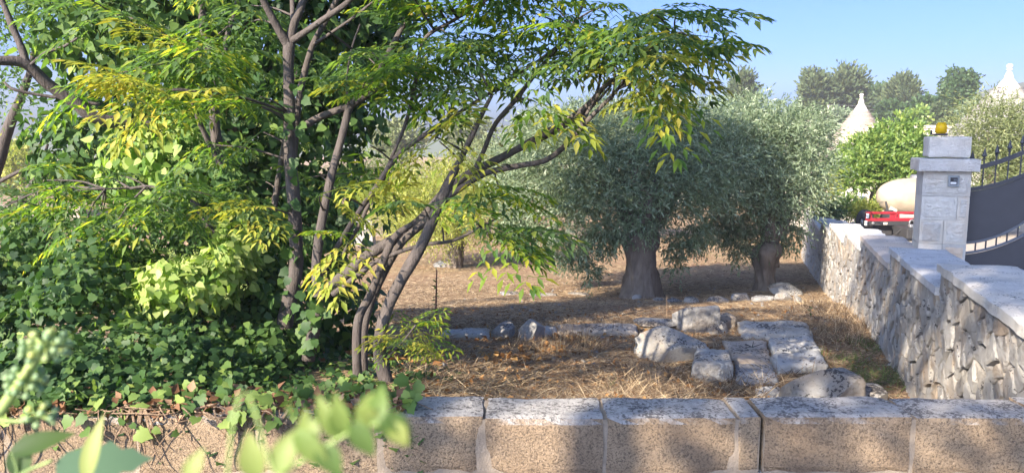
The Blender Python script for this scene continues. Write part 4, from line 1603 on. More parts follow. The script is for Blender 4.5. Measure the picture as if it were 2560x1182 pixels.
for args in ((1000, 160, 100, 60, 4.2, 4.8, 4, 4, 0.1, 0.3), (1130, 130, 110, 80, 4.1, 4.9, 6, 4, 0.1, 0.3), (1260, 90, 120, 90, 4.1, 4.9, 6, 4, 0.12, 0.3),
             (1400, 60, 130, 80, 4.0, 4.7, 6, 4, 0.15, 0.3), (1530, 70, 130, 80, 3.9, 4.6, 7, 4, 0.18, 0.3), (1650, 50, 80, 60, 3.8, 4.4, 4, 4, 0.12, 0.3),
             (1100, 245, 110, 50, 4.1, 4.6, 4, 4, 0.12, 0.3), (1230, 215, 80, 50, 4.2, 4.6, 3, 4, 0.15, 0.3), (1580, 160, 80, 40, 3.9, 4.4, 3, 4, 0.45, 0.3),
             (1090, -20, 120, 40, 4.2, 4.8, 3, 4, 0.1, 0.3), (1330, 20, 120, 30, 4.2, 4.8, 3, 4, 0.12, 0.3), (1560, 20, 110, 30, 4.1, 4.6, 2, 4, 0.12, 0.3), (1640, 200, 50, 20, 4.0, 4.3, 3, 4, 0.55, 0.3),
             (960, 370, 50, 40, 4.3, 4.6, 2, 3, 0.15, 0.4), (1070, 335, 60, 25, 4.0, 4.2, 3, 3, 0.75, 0.25), (1130, 350, 40, 30, 4.0, 4.2, 2, 3, 0.6, 0.4),
             (1200, 480, 60, 40, 4.2, 4.5, 3, 4, 0.12, 0.3), (1150, 570, 50, 25, 4.1, 4.3, 2, 4, 0.3, 0.4), (990, 440, 40, 30, 4.3, 4.5, 1, 4, 0.15, 0.3),
             (1220, 400, 50, 25, 4.2, 4.5, 1, 4, 0.15, 0.3)):
    tb.area(*args)
for (px, py, d, n, ye, li, aim) in ((1690, 40, 4.1, 4, 0.0, 0.1, 0.1), (1720, 90, 4.1, 3, 0.0, 0.2, 0.0), (1640, 170, 4.1, 4, 0.6, 0.3, -0.6), (1540, 190, 4.0, 4, 0.9, 0.1, -0.8), (1190, 560, 4.1, 4, 0.1, 0.4, -0.3),
                                    (1220, 590, 4.1, 4, 0.2, 0.4, -0.6), (870, 500, 4.3, 3, 0.95, 0.05, 0.2), (1330, 250, 4.4, 3, 0.7, 0.2, -1), (890, 590, 4.2, 3, 0.8, 0.2, -1.5), (1060, 520, 4.1, 3, 0.0, 0.5, -1.2)):
    tb.cluster(px, py, d, n, ye, li, 1.0, aim)
for k in range(12):
    tb.cluster(random.uniform(950, 1330), random.uniform(-420, -40), random.uniform(3.9, 5.0), 5, 0.15, 0.3)
# bright young shoot at the foot of the leaning trunk
tb.branch([(962, 905, 4.05, 12), (985, 880, 4.0, 8), (1010, 850, 3.95, 6), (1040, 810, 3.9, 4)], 'shoot', 6)
for (px, py, d, aim) in ((1010, 850, 3.95, -2.6), (1012, 846, 3.95, 2.6), (1030, 830, 3.9, 0.3), (1035, 820, 3.9, -0.4), (1015, 850, 3.95, -1.2), (1040, 812, 3.9, 1.2), (1020, 845, 3.95, -0.8), (1005, 840, 3.95, 2.9)):
    tb.cluster(px, py, d, 1, 0.25, 0.75, 0.55, aim, False)
    tb.cluster(px + random.uniform(-14, 14), py + random.uniform(-12, 20), d, 1, 0.3, 0.7, 0.48, aim + random.uniform(-.7, .7), False)
# berries
bp = []
for (cx, cy, d, k) in ((1560, 260, 4.3, 14), (1740, 110, 4.2, 10), (1440, 180, 4.4, 12), (1520, 240, 4.3, 10), (1250, 350, 4.4, 6), (1640, 200, 4.2, 8), (1060, 30, 4.5, 14)):
    for _ in range(k):
        bp.append(P(cx + random.gauss(0, 22), cy + random.gauss(0, 18), d + random.uniform(-.1, .1)))
bm = bmesh.new()
bmesh.ops.create_icosphere(bm, subdivisions=1, radius=1)
sv = np.array([v.co[:] for v in bm.verts])
sf = np.array([[v.index for v in f.verts] for f in bm.faces])
bm.free()
bp = np.array([tuple(p) for p in bp])
V, Fc, T = scatter(sv, sf, bp, np.tile(np.eye(3), (len(bp), 1, 1)), np.full(len(bp), 0.009), RNG.random(len(bp)))
M['berry'] = leaf_mat('green berry', [(0, (0.12, 0.15, 0.05)), (1, (0.25, 0.2, 0.06))], 0.1)
keep(link_mesh('berries', np_mesh('berries', V, Fc, T), M['berry'], smooth=True), tb.root)['kind'] = 'stuff'
bs_ = MB()
for p in bp:
    bs_.tube([Vector(p), Vector(p) + Vector((random.uniform(-.02, .02), 0, random.uniform(0.04, 0.1)))], 0.0012, 4)
keep(bs_.build('berry_stalks', M['twig']), tb.root)['kind'] = 'stuff'
tb.finish(150 + 140)


# ------------------------------------------------------------------ ivy: bank behind the wall and ivy-clad tree
def blob_leaves(blobs, n, size, depth=0.35, droop=0.7, upbias=0.0):
    """leaf positions and frames on a set of ellipsoids (centre, radii): shingled, facing out"""
    w = np.array([b_[1][0] * b_[1][2] + b_[1][0] * b_[1][1] + b_[1][1] * b_[1][2] for b_ in blobs])
    ch = RNG.choice(len(blobs), n, p=w / w.sum())
    c = np.array([b_[0] for b_ in blobs])[ch]
    r = np.array([b_[1] for b_ in blobs])[ch]
    dvec = unit(n)
    lump = 1 + 0.2 * np.sin(dvec[:, 0] * 9 + ch) * np.sin(dvec[:, 1] * 8 + 2 * ch) + 0.12 * np.sin(dvec[:, 2] * 11 + ch * 1.7)
    rr = lump * (1 - depth * RNG.random(n) ** 1.6)
    pos = c + dvec * r * rr[:, None]
    nrm = dvec / r
    nrm /= np.linalg.norm(nrm, axis=1, keepdims=True)
    nz = nrm + 0.55 * unit(n) + np.array([0, 0, 0.35])
    ax = nrm * 0.35 + np.array([0, 0, -droop]) + 0.7 * unit(n)
    return pos, frames(ax, nz), size * (0.6 + 0.7 * RNG.random(n)), ch


def split_leaves(root, pos, R, s, tint, tv, tf, mat, nobj, name='foliage'):
    """the leaves that show largest become objects, the rest one mesh"""
    f = pos[:, 1] * CP - (pos[:, 2] - EYE) * SP
    px = 1280 + F * pos[:, 0] / f
    py = 591 - F * (pos[:, 1] * SP + (pos[:, 2] - EYE) * CP) / f
    inside = (px > 0) & (px < 2560) & (py > 0) & (py < 1182)
    facing = np.abs((R[:, :, 2] * pos).sum(1)) / np.linalg.norm(pos, axis=1)
    score = np.where(inside, s / pos[:, 1] * (0.3 + facing), 0) * (0.7 + 0.6 * RNG.random(len(s)))
    pick = np.argsort(-score)[:nobj]
    mask = np.ones(len(s), bool)
    mask[pick] = False
    variants = []
    for k in range(5):
        me = np_mesh('leaf', tv, tf, np.full(len(tv), 0.2 + 0.17 * k))
        me.materials.append(mat)
        variants.append(me)
    for i in pick:
        k = int(np.clip((tint[i] - 0.15) / 0.17, 0, 4))
        o = bpy.data.objects.new('leaf', variants[k])
        C.objects.link(o)
        o.parent = root
        m = Matrix([list(R[i][a] * s[i]) + [0] for a in range(3)] + [[0, 0, 0, 1]])
        m.translation = Vector(pos[i]) - root.location
        o.matrix_local = m
    V, Fc, T = scatter(tv, tf, pos[mask], R[mask], s[mask], tint[mask])
    o = keep(link_mesh(name, np_mesh(name, V, Fc, T), mat), root)
    o['kind'] = 'stuff'
    return o


def pblob(px, py, d, rx, rz, ry=None):
    """ellipsoid centred on a pixel, radii in pixels at that distance (depth radius in metres)"""
    c = P(px, py, d)
    k = d / F
    return (tuple(c), (rx * k, ry if ry else (rx + rz) * k / 2, rz * k))


def heads(pts, rad_, n=14):
    """flower heads: little balls of buds"""
    out = []
    for p in pts:
        q = unit(n)
        out.append(np.array(p) + q * rad_ * (0.85 + 0.3 * RNG.random((n, 1))))
    pos = np.concatenate(out)
    k = len(pos)
    V, Fc, T = scatter(tv_oct, tf_oct, pos, frames(unit(k), unit(k)), 0.30 * rad_ * (0.8 + 0.4 * RNG.random(k)), RNG.random(k))
    return V, Fc, T


tv_oct, tf_oct = tv, tf

ivt = thing('ivy_clad_tree', 'tall dark tree wrapped in ivy with pale flower heads', 'tree', (P(480, 700, 6.6).x, 6.6, G(P(480, 700, 6.6).x, 6.6)))
blobs = [pblob(430, 60, 6.6, 260, 200, 0.8), pblob(680, 60, 6.9, 240, 240, 0.8), pblob(860, 160, 7.2, 130, 220, 0.6), pblob(240, 60, 6.5, 170, 140, 0.5),
         pblob(330, 330, 6.8, 240, 150, 0.6), pblob(560, 330, 6.6, 220, 220, 0.7), pblob(780, 380, 7.0, 160, 200, 0.6), pblob(560, 560, 6.4, 240, 180, 0.7),
         pblob(370, 420, 6.1, 130, 100, 0.4), pblob(480, 400, 6.0, 120, 120, 0.4), pblob(180, 380, 7.0, 110, 110, 0.4), pblob(780, 600, 6.2, 130, 160, 0.6), pblob(860, 780, 5.6, 90, 110, 0.4),
         pblob(950, 60, 7.4, 90, 120, 0.5), pblob(500, -260, 6.8, 420, 260, 1.2), pblob(820, -200, 7.2, 260, 240, 1.0), pblob(240, -240, 6.6, 250, 200, 1.0),
         pblob(560, -620, 7.0, 460, 300, 1.3), pblob(860, -560, 7.3, 300, 260, 1.2), pblob(520, -980, 7.0, 380, 260, 1.2), pblob(760, -900, 7.3, 330, 260, 1.2)]
n = 42000
pos, R, s, ch = blob_leaves(blobs, n, 0.092, 0.5)
tint = np.clip(0.36 + 0.22 * RNG.normal(size=n) + 0.32 * np.isin(ch, (8, 9)) + 0.15 * np.isin(ch, (0, 3)), 0, 1)
pale = np.isin(ch, (8, 9))  # clumps whose lighter tint and leaf material stand in for sunlight
V, Fc, T = scatter(heart_v, heart_f, pos[pale], R[pale], s[pale], np.clip(tint[pale] - 0.1, 0, 1))
keep(link_mesh('sunlit_foliage', np_mesh('sunlit_foliage', V, Fc, T), M['ivy_sunlit']), ivt)['kind'] = 'stuff'
pos, R, s, tint = pos[~pale], R[~pale], s[~pale], tint[~pale]
o = split_leaves(ivt, pos, R, s, tint, heart_v, heart_f, M['ivy'], 290)
mb = MB()
branch_mesh(mb, [(-2.9, 6.9, -0.4, 0.26), (-2.7, 6.9, 1.0, 0.22), (-2.5, 7.0, 2.4, 0.17), (-2.4, 7.0, 4.0, 0.12), (-2.3, 7.0, 5.6, 0.07)], 8, 0.05, 10)
keep(mb.build('trunk', M['vine'], smooth=True), ivt)
for spec in ([(470, 330, 6.4, 30), (260, 300, 5.9, 30), (190, 255, 5.8, 30), (120, 208, 5.7, 28), (60, 160, 5.6, 26), (0, 154, 5.5, 22), (-60, 150, 5.4, 18)], [(64, 165, 5.6, 20), (48, 110, 5.6, 17), (25, 45, 5.6, 15), (0, -20, 5.6, 12)],
             [(70, 165, 5.6, 9), (110, 130, 5.6, 8), (160, 115, 5.6, 7), (200, 95, 5.6, 5)], [(250, 260, 5.9, 8), (130, 240, 5.8, 8), (40, 225, 5.7, 7), (10, 205, 5.7, 5)]):
    mb = MB()
    branch_mesh(mb, px_branch(spec), 7, 0.015, 8)
    keep(mb.build('branch', M['bark'], smooth=True), ivt)
fp = []
for (cx, cy, rx, ry, d0, d1, k) in ((420, 370, 170, 120, 5.7, 6.0, 60), (250, 60, 200, 90, 6.0, 6.3, 50), (600, 400, 120, 140, 5.9, 6.2, 40), (820, 430, 80, 120, 6.3, 6.6, 20)):
    for _ in range(k):
        fp.append(tuple(P(random.gauss(cx, rx * 0.5), random.gauss(cy, ry * 0.5), random.uniform(d0, d1))))
o = keep(link_mesh('flower_heads', np_mesh('flower_heads', *heads(fp, 0.021, 12)), M['ivy_flower']), ivt)
o['kind'] = 'stuff'

# the bank: a mound of ivy spilling on to the top of the wall
bank = thing('ivy_bank', 'mound of ivy spilling over the left end of the tufa wall', 'ivy', (-1.9, 3.9, G(-1.9, 3.9)))


def bank_h(x, y):
    t = np.clip((y - 3.05) / 1.9, 0, 1)
    hmax = 0.64 * np.clip((-1.2 - x) / 1.1, 0, 1) ** 0.8
    lump = 0.26 * np.sin(x * 5.1 + 1) * np.sin(y * 4.9) + 0.14 * np.sin(x * 9.7 + y * 3) + 0.09 * np.sin(y * 13 + x * 2)
    back = np.clip((6.6 - y) / 1.2, 0, 1)
    base = Gnp(x, y)
    return np.maximum(base, WT - 0.06 + 0 * x) * (y < 3.3) + base * (y >= 3.3) + (0.015 + 0.055 * np.clip((-1.1 - x) / 0.8, 0, 1) + t ** 0.8 * hmax * (1 + lump * 1.5)) * back


n = 26000
ys_ = 3.02 + 3.4 * RNG.random(n) ** 1.5
xs = -4.2 + (3.75 + 0.12 * np.sin(ys_ * 9)) * RNG.random(n) ** 0.85
e = 0.02
hz = bank_h(xs, ys_)
nx_ = -(bank_h(xs + e, ys_) - bank_h(xs - e, ys_)) / (2 * e)
ny_ = -(bank_h(xs, ys_ + e) - bank_h(xs, ys_ - e)) / (2 * e)
nrm = np.stack([np.clip(nx_, -2, 2), np.clip(ny_, -3, 3), np.ones(n)], 1)
nrm /= np.linalg.norm(nrm, axis=1, keepdims=True)
pos = np.stack([xs, ys_, hz], 1) + nrm * (0.01 + 0.08 * np.clip((-1.1 - xs) / 0.8, 0, 1) - 0.22 * RNG.random(n) ** 1.3)[:, None]
nz = nrm + 0.5 * unit(n) + np.array([-0.1, -0.45, 0.1])
ax = 0.9 * unit(n) + np.array([0, -0.5, -0.35])
tint = np.clip(0.36 + 0.25 * RNG.normal(size=n), 0, 1)
s = 0.024 + 0.036 * RNG.random(n) ** 1.3
split_leaves(bank, pos, frames(ax, nz), s, tint, ivy_v, ivy_f, M['ivy'], 290)
# bush of flowering ivy rising from the bank, sunlit clumps lightened by colour
blobs = [pblob(430, 720, 4.3, 85, 75, 0.22), pblob(515, 700, 4.4, 85, 75, 0.22), pblob(590, 640, 4.6, 55, 90, 0.2), pblob(300, 690, 4.9, 120, 70, 0.3), pblob(120, 700, 5.0, 160, 80, 0.35), pblob(680, 760, 4.8, 80, 130, 0.25), pblob(640, 870, 4.4, 100, 60, 0.2)]
n = 8500
pos, R, s, ch = blob_leaves(blobs, n, 0.06, 0.6)
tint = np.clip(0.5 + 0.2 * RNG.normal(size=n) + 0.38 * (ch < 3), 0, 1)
for sel, mt_ in ((ch >= 3, 'ivy'), (ch < 3, 'ivy_sunlit')):
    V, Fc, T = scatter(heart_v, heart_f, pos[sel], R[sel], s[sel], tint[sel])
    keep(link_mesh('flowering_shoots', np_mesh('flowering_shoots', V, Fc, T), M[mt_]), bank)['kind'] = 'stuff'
fp = []
for (cx, cy, rx, ry, d0, d1, k) in ((460, 700, 120, 70, 4.2, 4.45, 60), (280, 660, 140, 60, 4.5, 4.7, 50), (120, 700, 140, 80, 4.5, 4.8, 30), (560, 640, 60, 60, 4.6, 4.8, 20), (850, 720, 50, 60, 4.9, 5.1, 14)):
    for _ in range(k):
        fp.append(tuple(P(random.gauss(cx, rx * 0.5), random.gauss(cy, ry * 0.5), random.uniform(d0, d1))))
keep(link_mesh('flower_heads', np_mesh('flower_heads', *heads(fp, 0.017, 12)), M['ivy_flower']), bank)['kind'] = 'stuff'
# dead leaves and bare stems along the top and face of the wall
n = 900
xs = -3.2 + 2.75 * RNG.random(n)
pos = np.stack([xs, 2.97 + 0.25 * RNG.random(n), WT + 0.0 + 0.06 * RNG.random(n)], 1)
V, Fc, T = scatter(leaf4 * [1, 1.5, 2.5], leaf4f, pos, frames(unit(n), np.array([0, -.5, 1.0]) + 0.9 * unit(n)), 0.022 + 0.035 * RNG.random(n), RNG.random(n))
keep(link_mesh('dead_leaves', np_mesh('dead_leaves', V, Fc, T), M['ivy_dead']), bank)['kind'] = 'stuff'
n = 300
pos = np.stack([-3.0 + 2.62 * RNG.random(n) ** 0.8, 2.98 + 0.27 * RNG.random(n), WT + 0.01 + 0.09 * RNG.random(n)], 1)
pos[::7, 1] = 2.95
pos[::7, 2] -= 0.09 * RNG.random(len(pos[::7]))
V, Fc, T = scatter(ivy_v, ivy_f, pos, frames(0.7 * unit(n) + [0, -.3, -.6], np.array([0, -1, 0.4]) + 0.5 * unit(n)), 0.03 + 0.04 * RNG.random(n), 0.5 + 0.5 * RNG.random(n))
keep(link_mesh('trailing_leaves', np_mesh('trailing_leaves', V, Fc, T), M['ivy']), bank)['kind'] = 'stuff'
for k in range(46):
    x = random.uniform(-3.0, -0.75)
    L = random.uniform(0.08, 0.34)
    pts = [(x, 2.99, WT + 0.03)]
    dx = random.uniform(-0.6, 0.6)
    for j in range(1, 5):
        pts.append((pts[-1][0] + dx * L / 4 + random.uniform(-.03, .03), 2.972 - random.uniform(0, 0.012), WT + 0.02 - L * j / 4))
    r0 = random.choice((0.003, 0.004, 0.006, 0.011))
    sp = [Vector(v) for v in spline(pts, 4)]
    keep(MB().tube(sp, list(np.linspace(r0, 0.0015, len(sp))), 5).build('vine_stem', M['vine']), bank)
for k in range(40):
    x = random.uniform(-3.0, -0.6)
    pts = [(x, random.uniform(2.96, 3.1), WT + random.uniform(0.005, 0.04))]
    for j in range(4):
        pts.append((pts[-1][0] + random.uniform(0.03, 0.12), random.uniform(2.95, 3.1), WT + random.uniform(-0.02, 0.05)))
    sp = [Vector(v) for v in spline(pts, 4)]
    keep(MB().tube(sp, list(np.linspace(random.choice((0.003, 0.006)), 0.002, len(sp))), 5).build('vine_stem', M['vine']), bank)
# ivy climbing the trunks
n = 1500
tp = []
for spec, k in (([(715, 800, 4.5), (738, 560, 4.5), (726, 200, 4.6)], 45), ([(600, 800, 5.1), (545, 600, 5.1)], 300), ([(650, 760, 5.4), (625, 620, 5.4), (585, 500, 5.4), (560, 420, 5.4)], 500), ([(690, 800, 5.0), (672, 700, 5.0), (680, 520, 5.0)], 300), ([(775, 880, 4.3), (795, 700, 4.3)], 60)):
    for _ in range(k):
        t = random.random() * (len(spec) - 1)
        i = int(t)
        f = t - i
        a, b_ = spec[i], spec[i + 1]
        p = P(a[0] + (b_[0] - a[0]) * f + random.gauss(0, 16), a[1] + (b_[1] - a[1]) * f, a[2] + random.uniform(-0.05, 0.1))
        tp.append(tuple(p))
pos = np.array(tp)
n = len(pos)
V, Fc, T = scatter(ivy_v, ivy_f, pos, frames(0.8 * unit(n) + [0, -.2, -.5], np.array([0, -1, 0.3]) + 0.6 * unit(n)), 0.04 + 0.035 * RNG.random(n), np.clip(0.45 + 0.2 * RNG.normal(size=n), 0, 1))
keep(link_mesh('climbing_leaves', np_mesh('climbing_leaves', V, Fc, T), M['ivy']), bank)['kind'] = 'stuff'


# ------------------------------------------------------------------ generic crowns for the trees of the grove and beyond
def shoots(blobs, ns, nl, slen, lsize, curve_=0.4, out=0.5, up=0.2, depth=0.7, tint0=0.45, tv=ol_v, tf=ol_f, spreadang=0.7):
    """leafy shoots: each a curved line with nl leaves, starting in the outer part of the blobs"""
    w = np.array([b_[1][0] * b_[1][2] + b_[1][0] * b_[1][1] + b_[1][1] * b_[1][2] for b_ in blobs])
    ch = RNG.choice(len(blobs), ns, p=w / w.sum())
    c = np.array([b_[0] for b_ in blobs])[ch]
    r = np.array([b_[1] for b_ in blobs])[ch]
    dv = unit(ns)
    lump = 1 + 0.16 * np.sin(dv[:, 0] * 7 + ch * 2) * np.sin(dv[:, 1] * 6 + ch) + 0.12 * np.sin(dv[:, 2] * 9 + ch * 1.3)
    p0 = c + dv * r * (lump * (1 - depth * RNG.random(ns) ** 1.4))[:, None]
    d0 = dv * out + 0.75 * unit(ns) + np.array([0, 0, up])
    d0 /= np.linalg.norm(d0, axis=1, keepdims=True)
    L = slen * (0.6 + 0.8 * RNG.random(ns))
    tint_s = tint0 + 0.14 * RNG.normal(size=ns)
    P_, A_, T_ = [], [], []
    for k in range(nl):
        t = (k + 0.5) / nl
        p = p0 + d0 * (L * t)[:, None] + np.array([0, 0, -1.0]) * (curve_ * L * t * t)[:, None]
        dirv = d0 + np.array([0, 0, -2 * curve_ * t])
        side = unit(ns)
        P_.append(p)
        A_.append(dirv / np.linalg.norm(dirv, axis=1, keepdims=True) + spreadang * side)
        T_.append(np.clip(tint_s + 0.16 * RNG.normal(size=ns), 0, 1))
    pos, ax, tt = np.concatenate(P_), np.concatenate(A_), np.concatenate(T_)
    n = len(pos)
    return scatter(tv, tf, pos, frames(ax, unit(n) + np.array([0, 0, 0.6])), lsize * (0.65 + 0.6 * RNG.random(n)), tt)


def gnarled_trunk(base, h, r, top, seed, seg=40, rings=26):
    """fluted, flaring trunk leaning to top"""
    mb = MB()
    V, Fs = [], []
    off = seed * 3.1
    for i in range(rings + 1):
        t = i / rings
        c = Vector(base).lerp(Vector(top), t) + Vector((0.05 * math.sin(t * 4 + seed), 0, 0))
        R_ = r * (0.95 + 0.4 * (1 - t) ** 6 + 0.12 * math.sin(t * 7 + seed)) * (1 if t < 0.8 else math.sqrt(max(0.02, 1 - ((t - 0.8) / 0.2) ** 2)))
        for k in range(seg):
            a = 2 * math.pi * k / seg
            q = Vector((math.cos(a), math.sin(a), 0))
            tw = Vector((math.cos(a + t * 0.9), math.sin(a + t * 0.9), 0))
            fl = 1 + 0.36 * noise.noise(Vector((tw.x * 1.8 + off, tw.y * 1.8, t * 1.4))) + 0.24 * noise.noise(Vector((tw.x * 4.2 + off, tw.y * 4.2, t * 1.8))) + 0.12 * noise.noise(Vector((q.x * 10, q.y * 10 + off, t * 9)))
            V.append(c + q * R_ * fl)
    for i in range(rings):
        for k in range(seg):
            Fs.append((i * seg + k, i * seg + (k + 1) % seg, (i + 1) * seg + (k + 1) % seg, (i + 1) * seg + k))
    Fs.append(tuple(rings * seg + k for k in range(seg)))
    mb.add(V, Fs)
    return mb


def olive(label, base, r, h, blobs, ns, nl, lsize, slen, mat, seed, limbs=(), group=None, curve_=0.5, tint0=0.45, name='olive_tree', cat='tree', extra=None, depth=0.7, hem=None):
    t = thing(name, label, cat, base, 0, group)
    b0 = Vector(base) - Vector((0, 0, 0.15))
    top = Vector(base) + Vector((0.1 * math.sin(seed), 0.05, h))
    keep(gnarled_trunk(b0, h, r, top, seed).build('trunk', M['bark_olive'], smooth=True), t)
    for bl_ in list(blobs)[:7]:
        c = Vector(bl_[0])
        if c.z < top.z - 0.6:
            continue
        mid = top.lerp(c, 0.5) + Vector((random.uniform(-.2, .2), random.uniform(-.2, .2), random.uniform(-0.15, 0.2)))
        mb = MB()
        branch_mesh(mb, [tuple(top - Vector((0, 0, 0.55))) + (r * 0.62,), tuple(top - Vector((0, 0, 0.2)) + (c - top) * 0.12) + (r * 0.5,), tuple(mid) + (r * 0.28,), tuple(c) + (r * 0.1,)], 8, 0.06, 8)
        keep(mb.build('limb', M['bark_olive'], smooth=True), t)
    lst = [shoots(blobs, ns, nl, slen, lsize, curve_, up=0.35, depth=depth, tint0=tint0)]
    if hem is not None:
        # the underside of the crown: browsed to an uneven hem a little above head height
        V, Fc, T = lst[0]
        c = V.reshape(-1, 4, 3).mean(1)
        z_h = hem + 0.16 * np.sin(c[:, 0] * 3.1 + seed) + 0.10 * np.sin(c[:, 0] * 7.7 + c[:, 1] * 2) + 0.25 * np.exp(-((c[:, 0] - base[0]) / 0.35) ** 2) * -1.0
        ok = c[:, 2] > z_h
        V = V.reshape(-1, 4, 3)[ok].reshape(-1, 3)
        lst = [(V, np.arange(len(V)).reshape(-1, 4)[:, ::-1], T.reshape(-1, 4)[ok].reshape(-1))]
    if extra:
        lst.append(shoots(extra, 115 * len(extra), nl, 0.2, lsize, 0.5, 0.4, -0.2, tint0=tint0))
    o = keep(link_mesh('foliage', np_mesh('foliage', *join(lst)), mat), t)
    o['kind'] = 'stuff'
    return t


g1 = on_ground(1592, 744)
bl1 = [pblob(1560, 350, 14.3, 200, 90, 1.4), pblob(1450, 330, 14.6, 90, 60, 0.6), pblob(1680, 320, 14.6, 100, 60, 0.6), pblob(1790, 380, 14.6, 80, 80, 0.6), pblob(1400, 410, 14.0, 160, 115, 1.3), pblob(1720, 410, 14.2, 160, 125, 1.3), pblob(1600, 450, 13.4, 190, 95, 0.9), pblob(1330, 450, 14.4, 110, 90, 1.0), pblob(1480, 490, 13.8, 120, 65, 0.8),
       pblob(1700, 490, 13.6, 120, 55, 0.8), pblob(1600, 525, 13.2, 80, 42, 0.5), pblob(1440, 530, 13.2, 80, 38, 0.5)]
ex1 = [pblob(1395, 590, 13.3, 45, 26, 0.3), pblob(1450, 625, 13.1, 34, 30, 0.25), pblob(1505, 590, 13.2, 36, 36, 0.3), pblob(1475, 672, 13.0, 20, 22, 0.18), pblob(1415, 650, 13.2, 22, 18, 0.18), pblob(1700, 610, 13.3, 34, 26, 0.25), pblob(1745, 585, 13.5, 36, 30, 0.3), pblob(1690, 650, 13.3, 16, 20, 0.15), pblob(1310, 555, 13.9, 50, 36, 0.4), pblob(1550, 570, 13.0, 50, 36, 0.3), pblob(1610, 570, 13.0, 40, 30, 0.3)]
olive('big old olive with thick fluted trunk in middle of the grove', g1, 0.33, 1.3, bl1, 8600, 10, 0.088, 0.4, M['olive'], 1, extra=ex1, hem=EYE - 1.85, curve_=0.35, tint0=0.5, depth=0.55)
g2 = on_ground(1912, 728)
bl2 = [pblob(1890, 350, 15.4, 130, 90, 1.2), pblob(1960, 420, 15.0, 110, 130, 1.1), pblob(1830, 420, 15.2, 120, 130, 1.1), pblob(1900, 475, 14.8, 115, 80, 0.9), pblob(1990, 475, 15.2, 60, 70, 0.7), pblob(1905, 570, 14.8, 45, 50, 0.4), pblob(1995, 360, 15.8, 70, 80, 0.8)]
ex2 = [pblob(1835, 585, 14.8, 46, 30, 0.3), pblob(1850, 625, 14.7, 26, 22, 0.2), pblob(1975, 590, 14.8, 36, 30, 0.3), pblob(1905, 610, 14.7, 26, 26, 0.2), pblob(1800, 560, 14.9, 40, 30, 0.3)]
olive('second olive with leaning pale trunk close to the dry stone wall', g2, 0.24, 1.0, bl2, 6600, 10, 0.088, 0.4, M['olive'], 2, extra=ex2, hem=EYE - 2.05, curve_=0.35, tint0=0.5, depth=0.55)
# further olives
back = [(1140, 668, 0.22, [(1090, 490, 130, 80), (1000, 520, 90, 60), (1180, 520, 90, 80), (1080, 570, 110, 40)], 'shrub', 'yellow green sunlit tree behind the leaning trunks', 3600),
        (1440, 612, 0.3, [(1380, 360, 130, 70), (1500, 330, 130, 70), (1290, 420, 110, 80), (1440, 430, 160, 90)], 'olive_lit', 'pale sunlit olive rising behind the big old olive', 3600),
        (1800, 600, 0.3, [(1740, 330, 120, 70), (1840, 300, 110, 60), (1660, 380, 110, 80), (1780, 420, 150, 80)], 'olive', 'grey olive behind the gap between the two near olives', 3000),
        (1240, 606, 0.25, [(1220, 430, 100, 70), (1150, 460, 90, 60), (1280, 470, 90, 70)], 'olive_lit', 'sunlit olive glimpsed through the leaning crown', 2400),
        (960, 590, 0.25, [(940, 440, 110, 60), (860, 470, 90, 50), (1020, 470, 90, 50)], 'olive_lit', 'distant olive behind the upright trunks', 2000)]
for i, (px, py, r, bb, mt, lb, ns) in enumerate(back):
    g = on_ground(px, py)
    olive(lb, g, r, 1.1, [pblob(x, y, g.y + random.uniform(-.6, .6), rx, rz, 1.4) for x, y, rx, rz in bb], ns, 8, 0.10 if g.y < 22 else 0.13, 0.5, M[mt], 5 + i, curve_=0.3)
# right hand olive behind the gate
g = Vector((P(2490, 300, 17).x, 17, G(P(2490, 300, 17).x, 17)))
olive('rounded grey olive behind the iron gate', g, 0.2, 1.1, [pblob(2470, 330, 17, 80, 80, 1.0), pblob(2545, 345, 17.2, 80, 70, 1.0), pblob(2480, 430, 16.8, 80, 80, 0.9), pblob(2570, 420, 17, 90, 90, 0.9)], 3800, 9, 0.085, 0.42, M['olive_lit'], 21, curve_=0.25, tint0=0.5)
# citrus-like rounded tree by the tank
g = Vector((P(2190, 400, 21).x, 21, G(P(2190, 400, 21).x, 21)))
t = thing('citrus_tree', 'bright green rounded tree behind the cream tank', 'tree', g)
keep(gnarled_trunk(g - Vector((0, 0, .1)), 1.0, 0.09, g + Vector((0, 0, 1.2)), 3, 12, 8).build('trunk', M['bark_olive'], smooth=True), t)
bl_ = [pblob(2190, 405, 21, 95, 55, 1.2), pblob(2120, 440, 20.8, 50, 40, 0.9), pblob(2255, 385, 21, 60, 60, 0.9), pblob(2205, 372, 21.2, 55, 32, 0.8), pblob(2235, 430, 20.8, 60, 36, 0.8), pblob(2285, 420, 21, 36, 50, .7), pblob(2255, 312, 21, 14, 22, .2), pblob(2210, 335, 21, 20, 18, .3), pblob(2290, 330, 21, 14, 16, .2)]
o = keep(link_mesh('foliage', np_mesh('foliage', *shoots(bl_, 3800, 8, 0.26, 0.11, 0.05, 0.6, 0.5, 0.5, 0.5, leaf4, leaf4f)), M['laurel']), t)
o['kind'] = 'stuff'

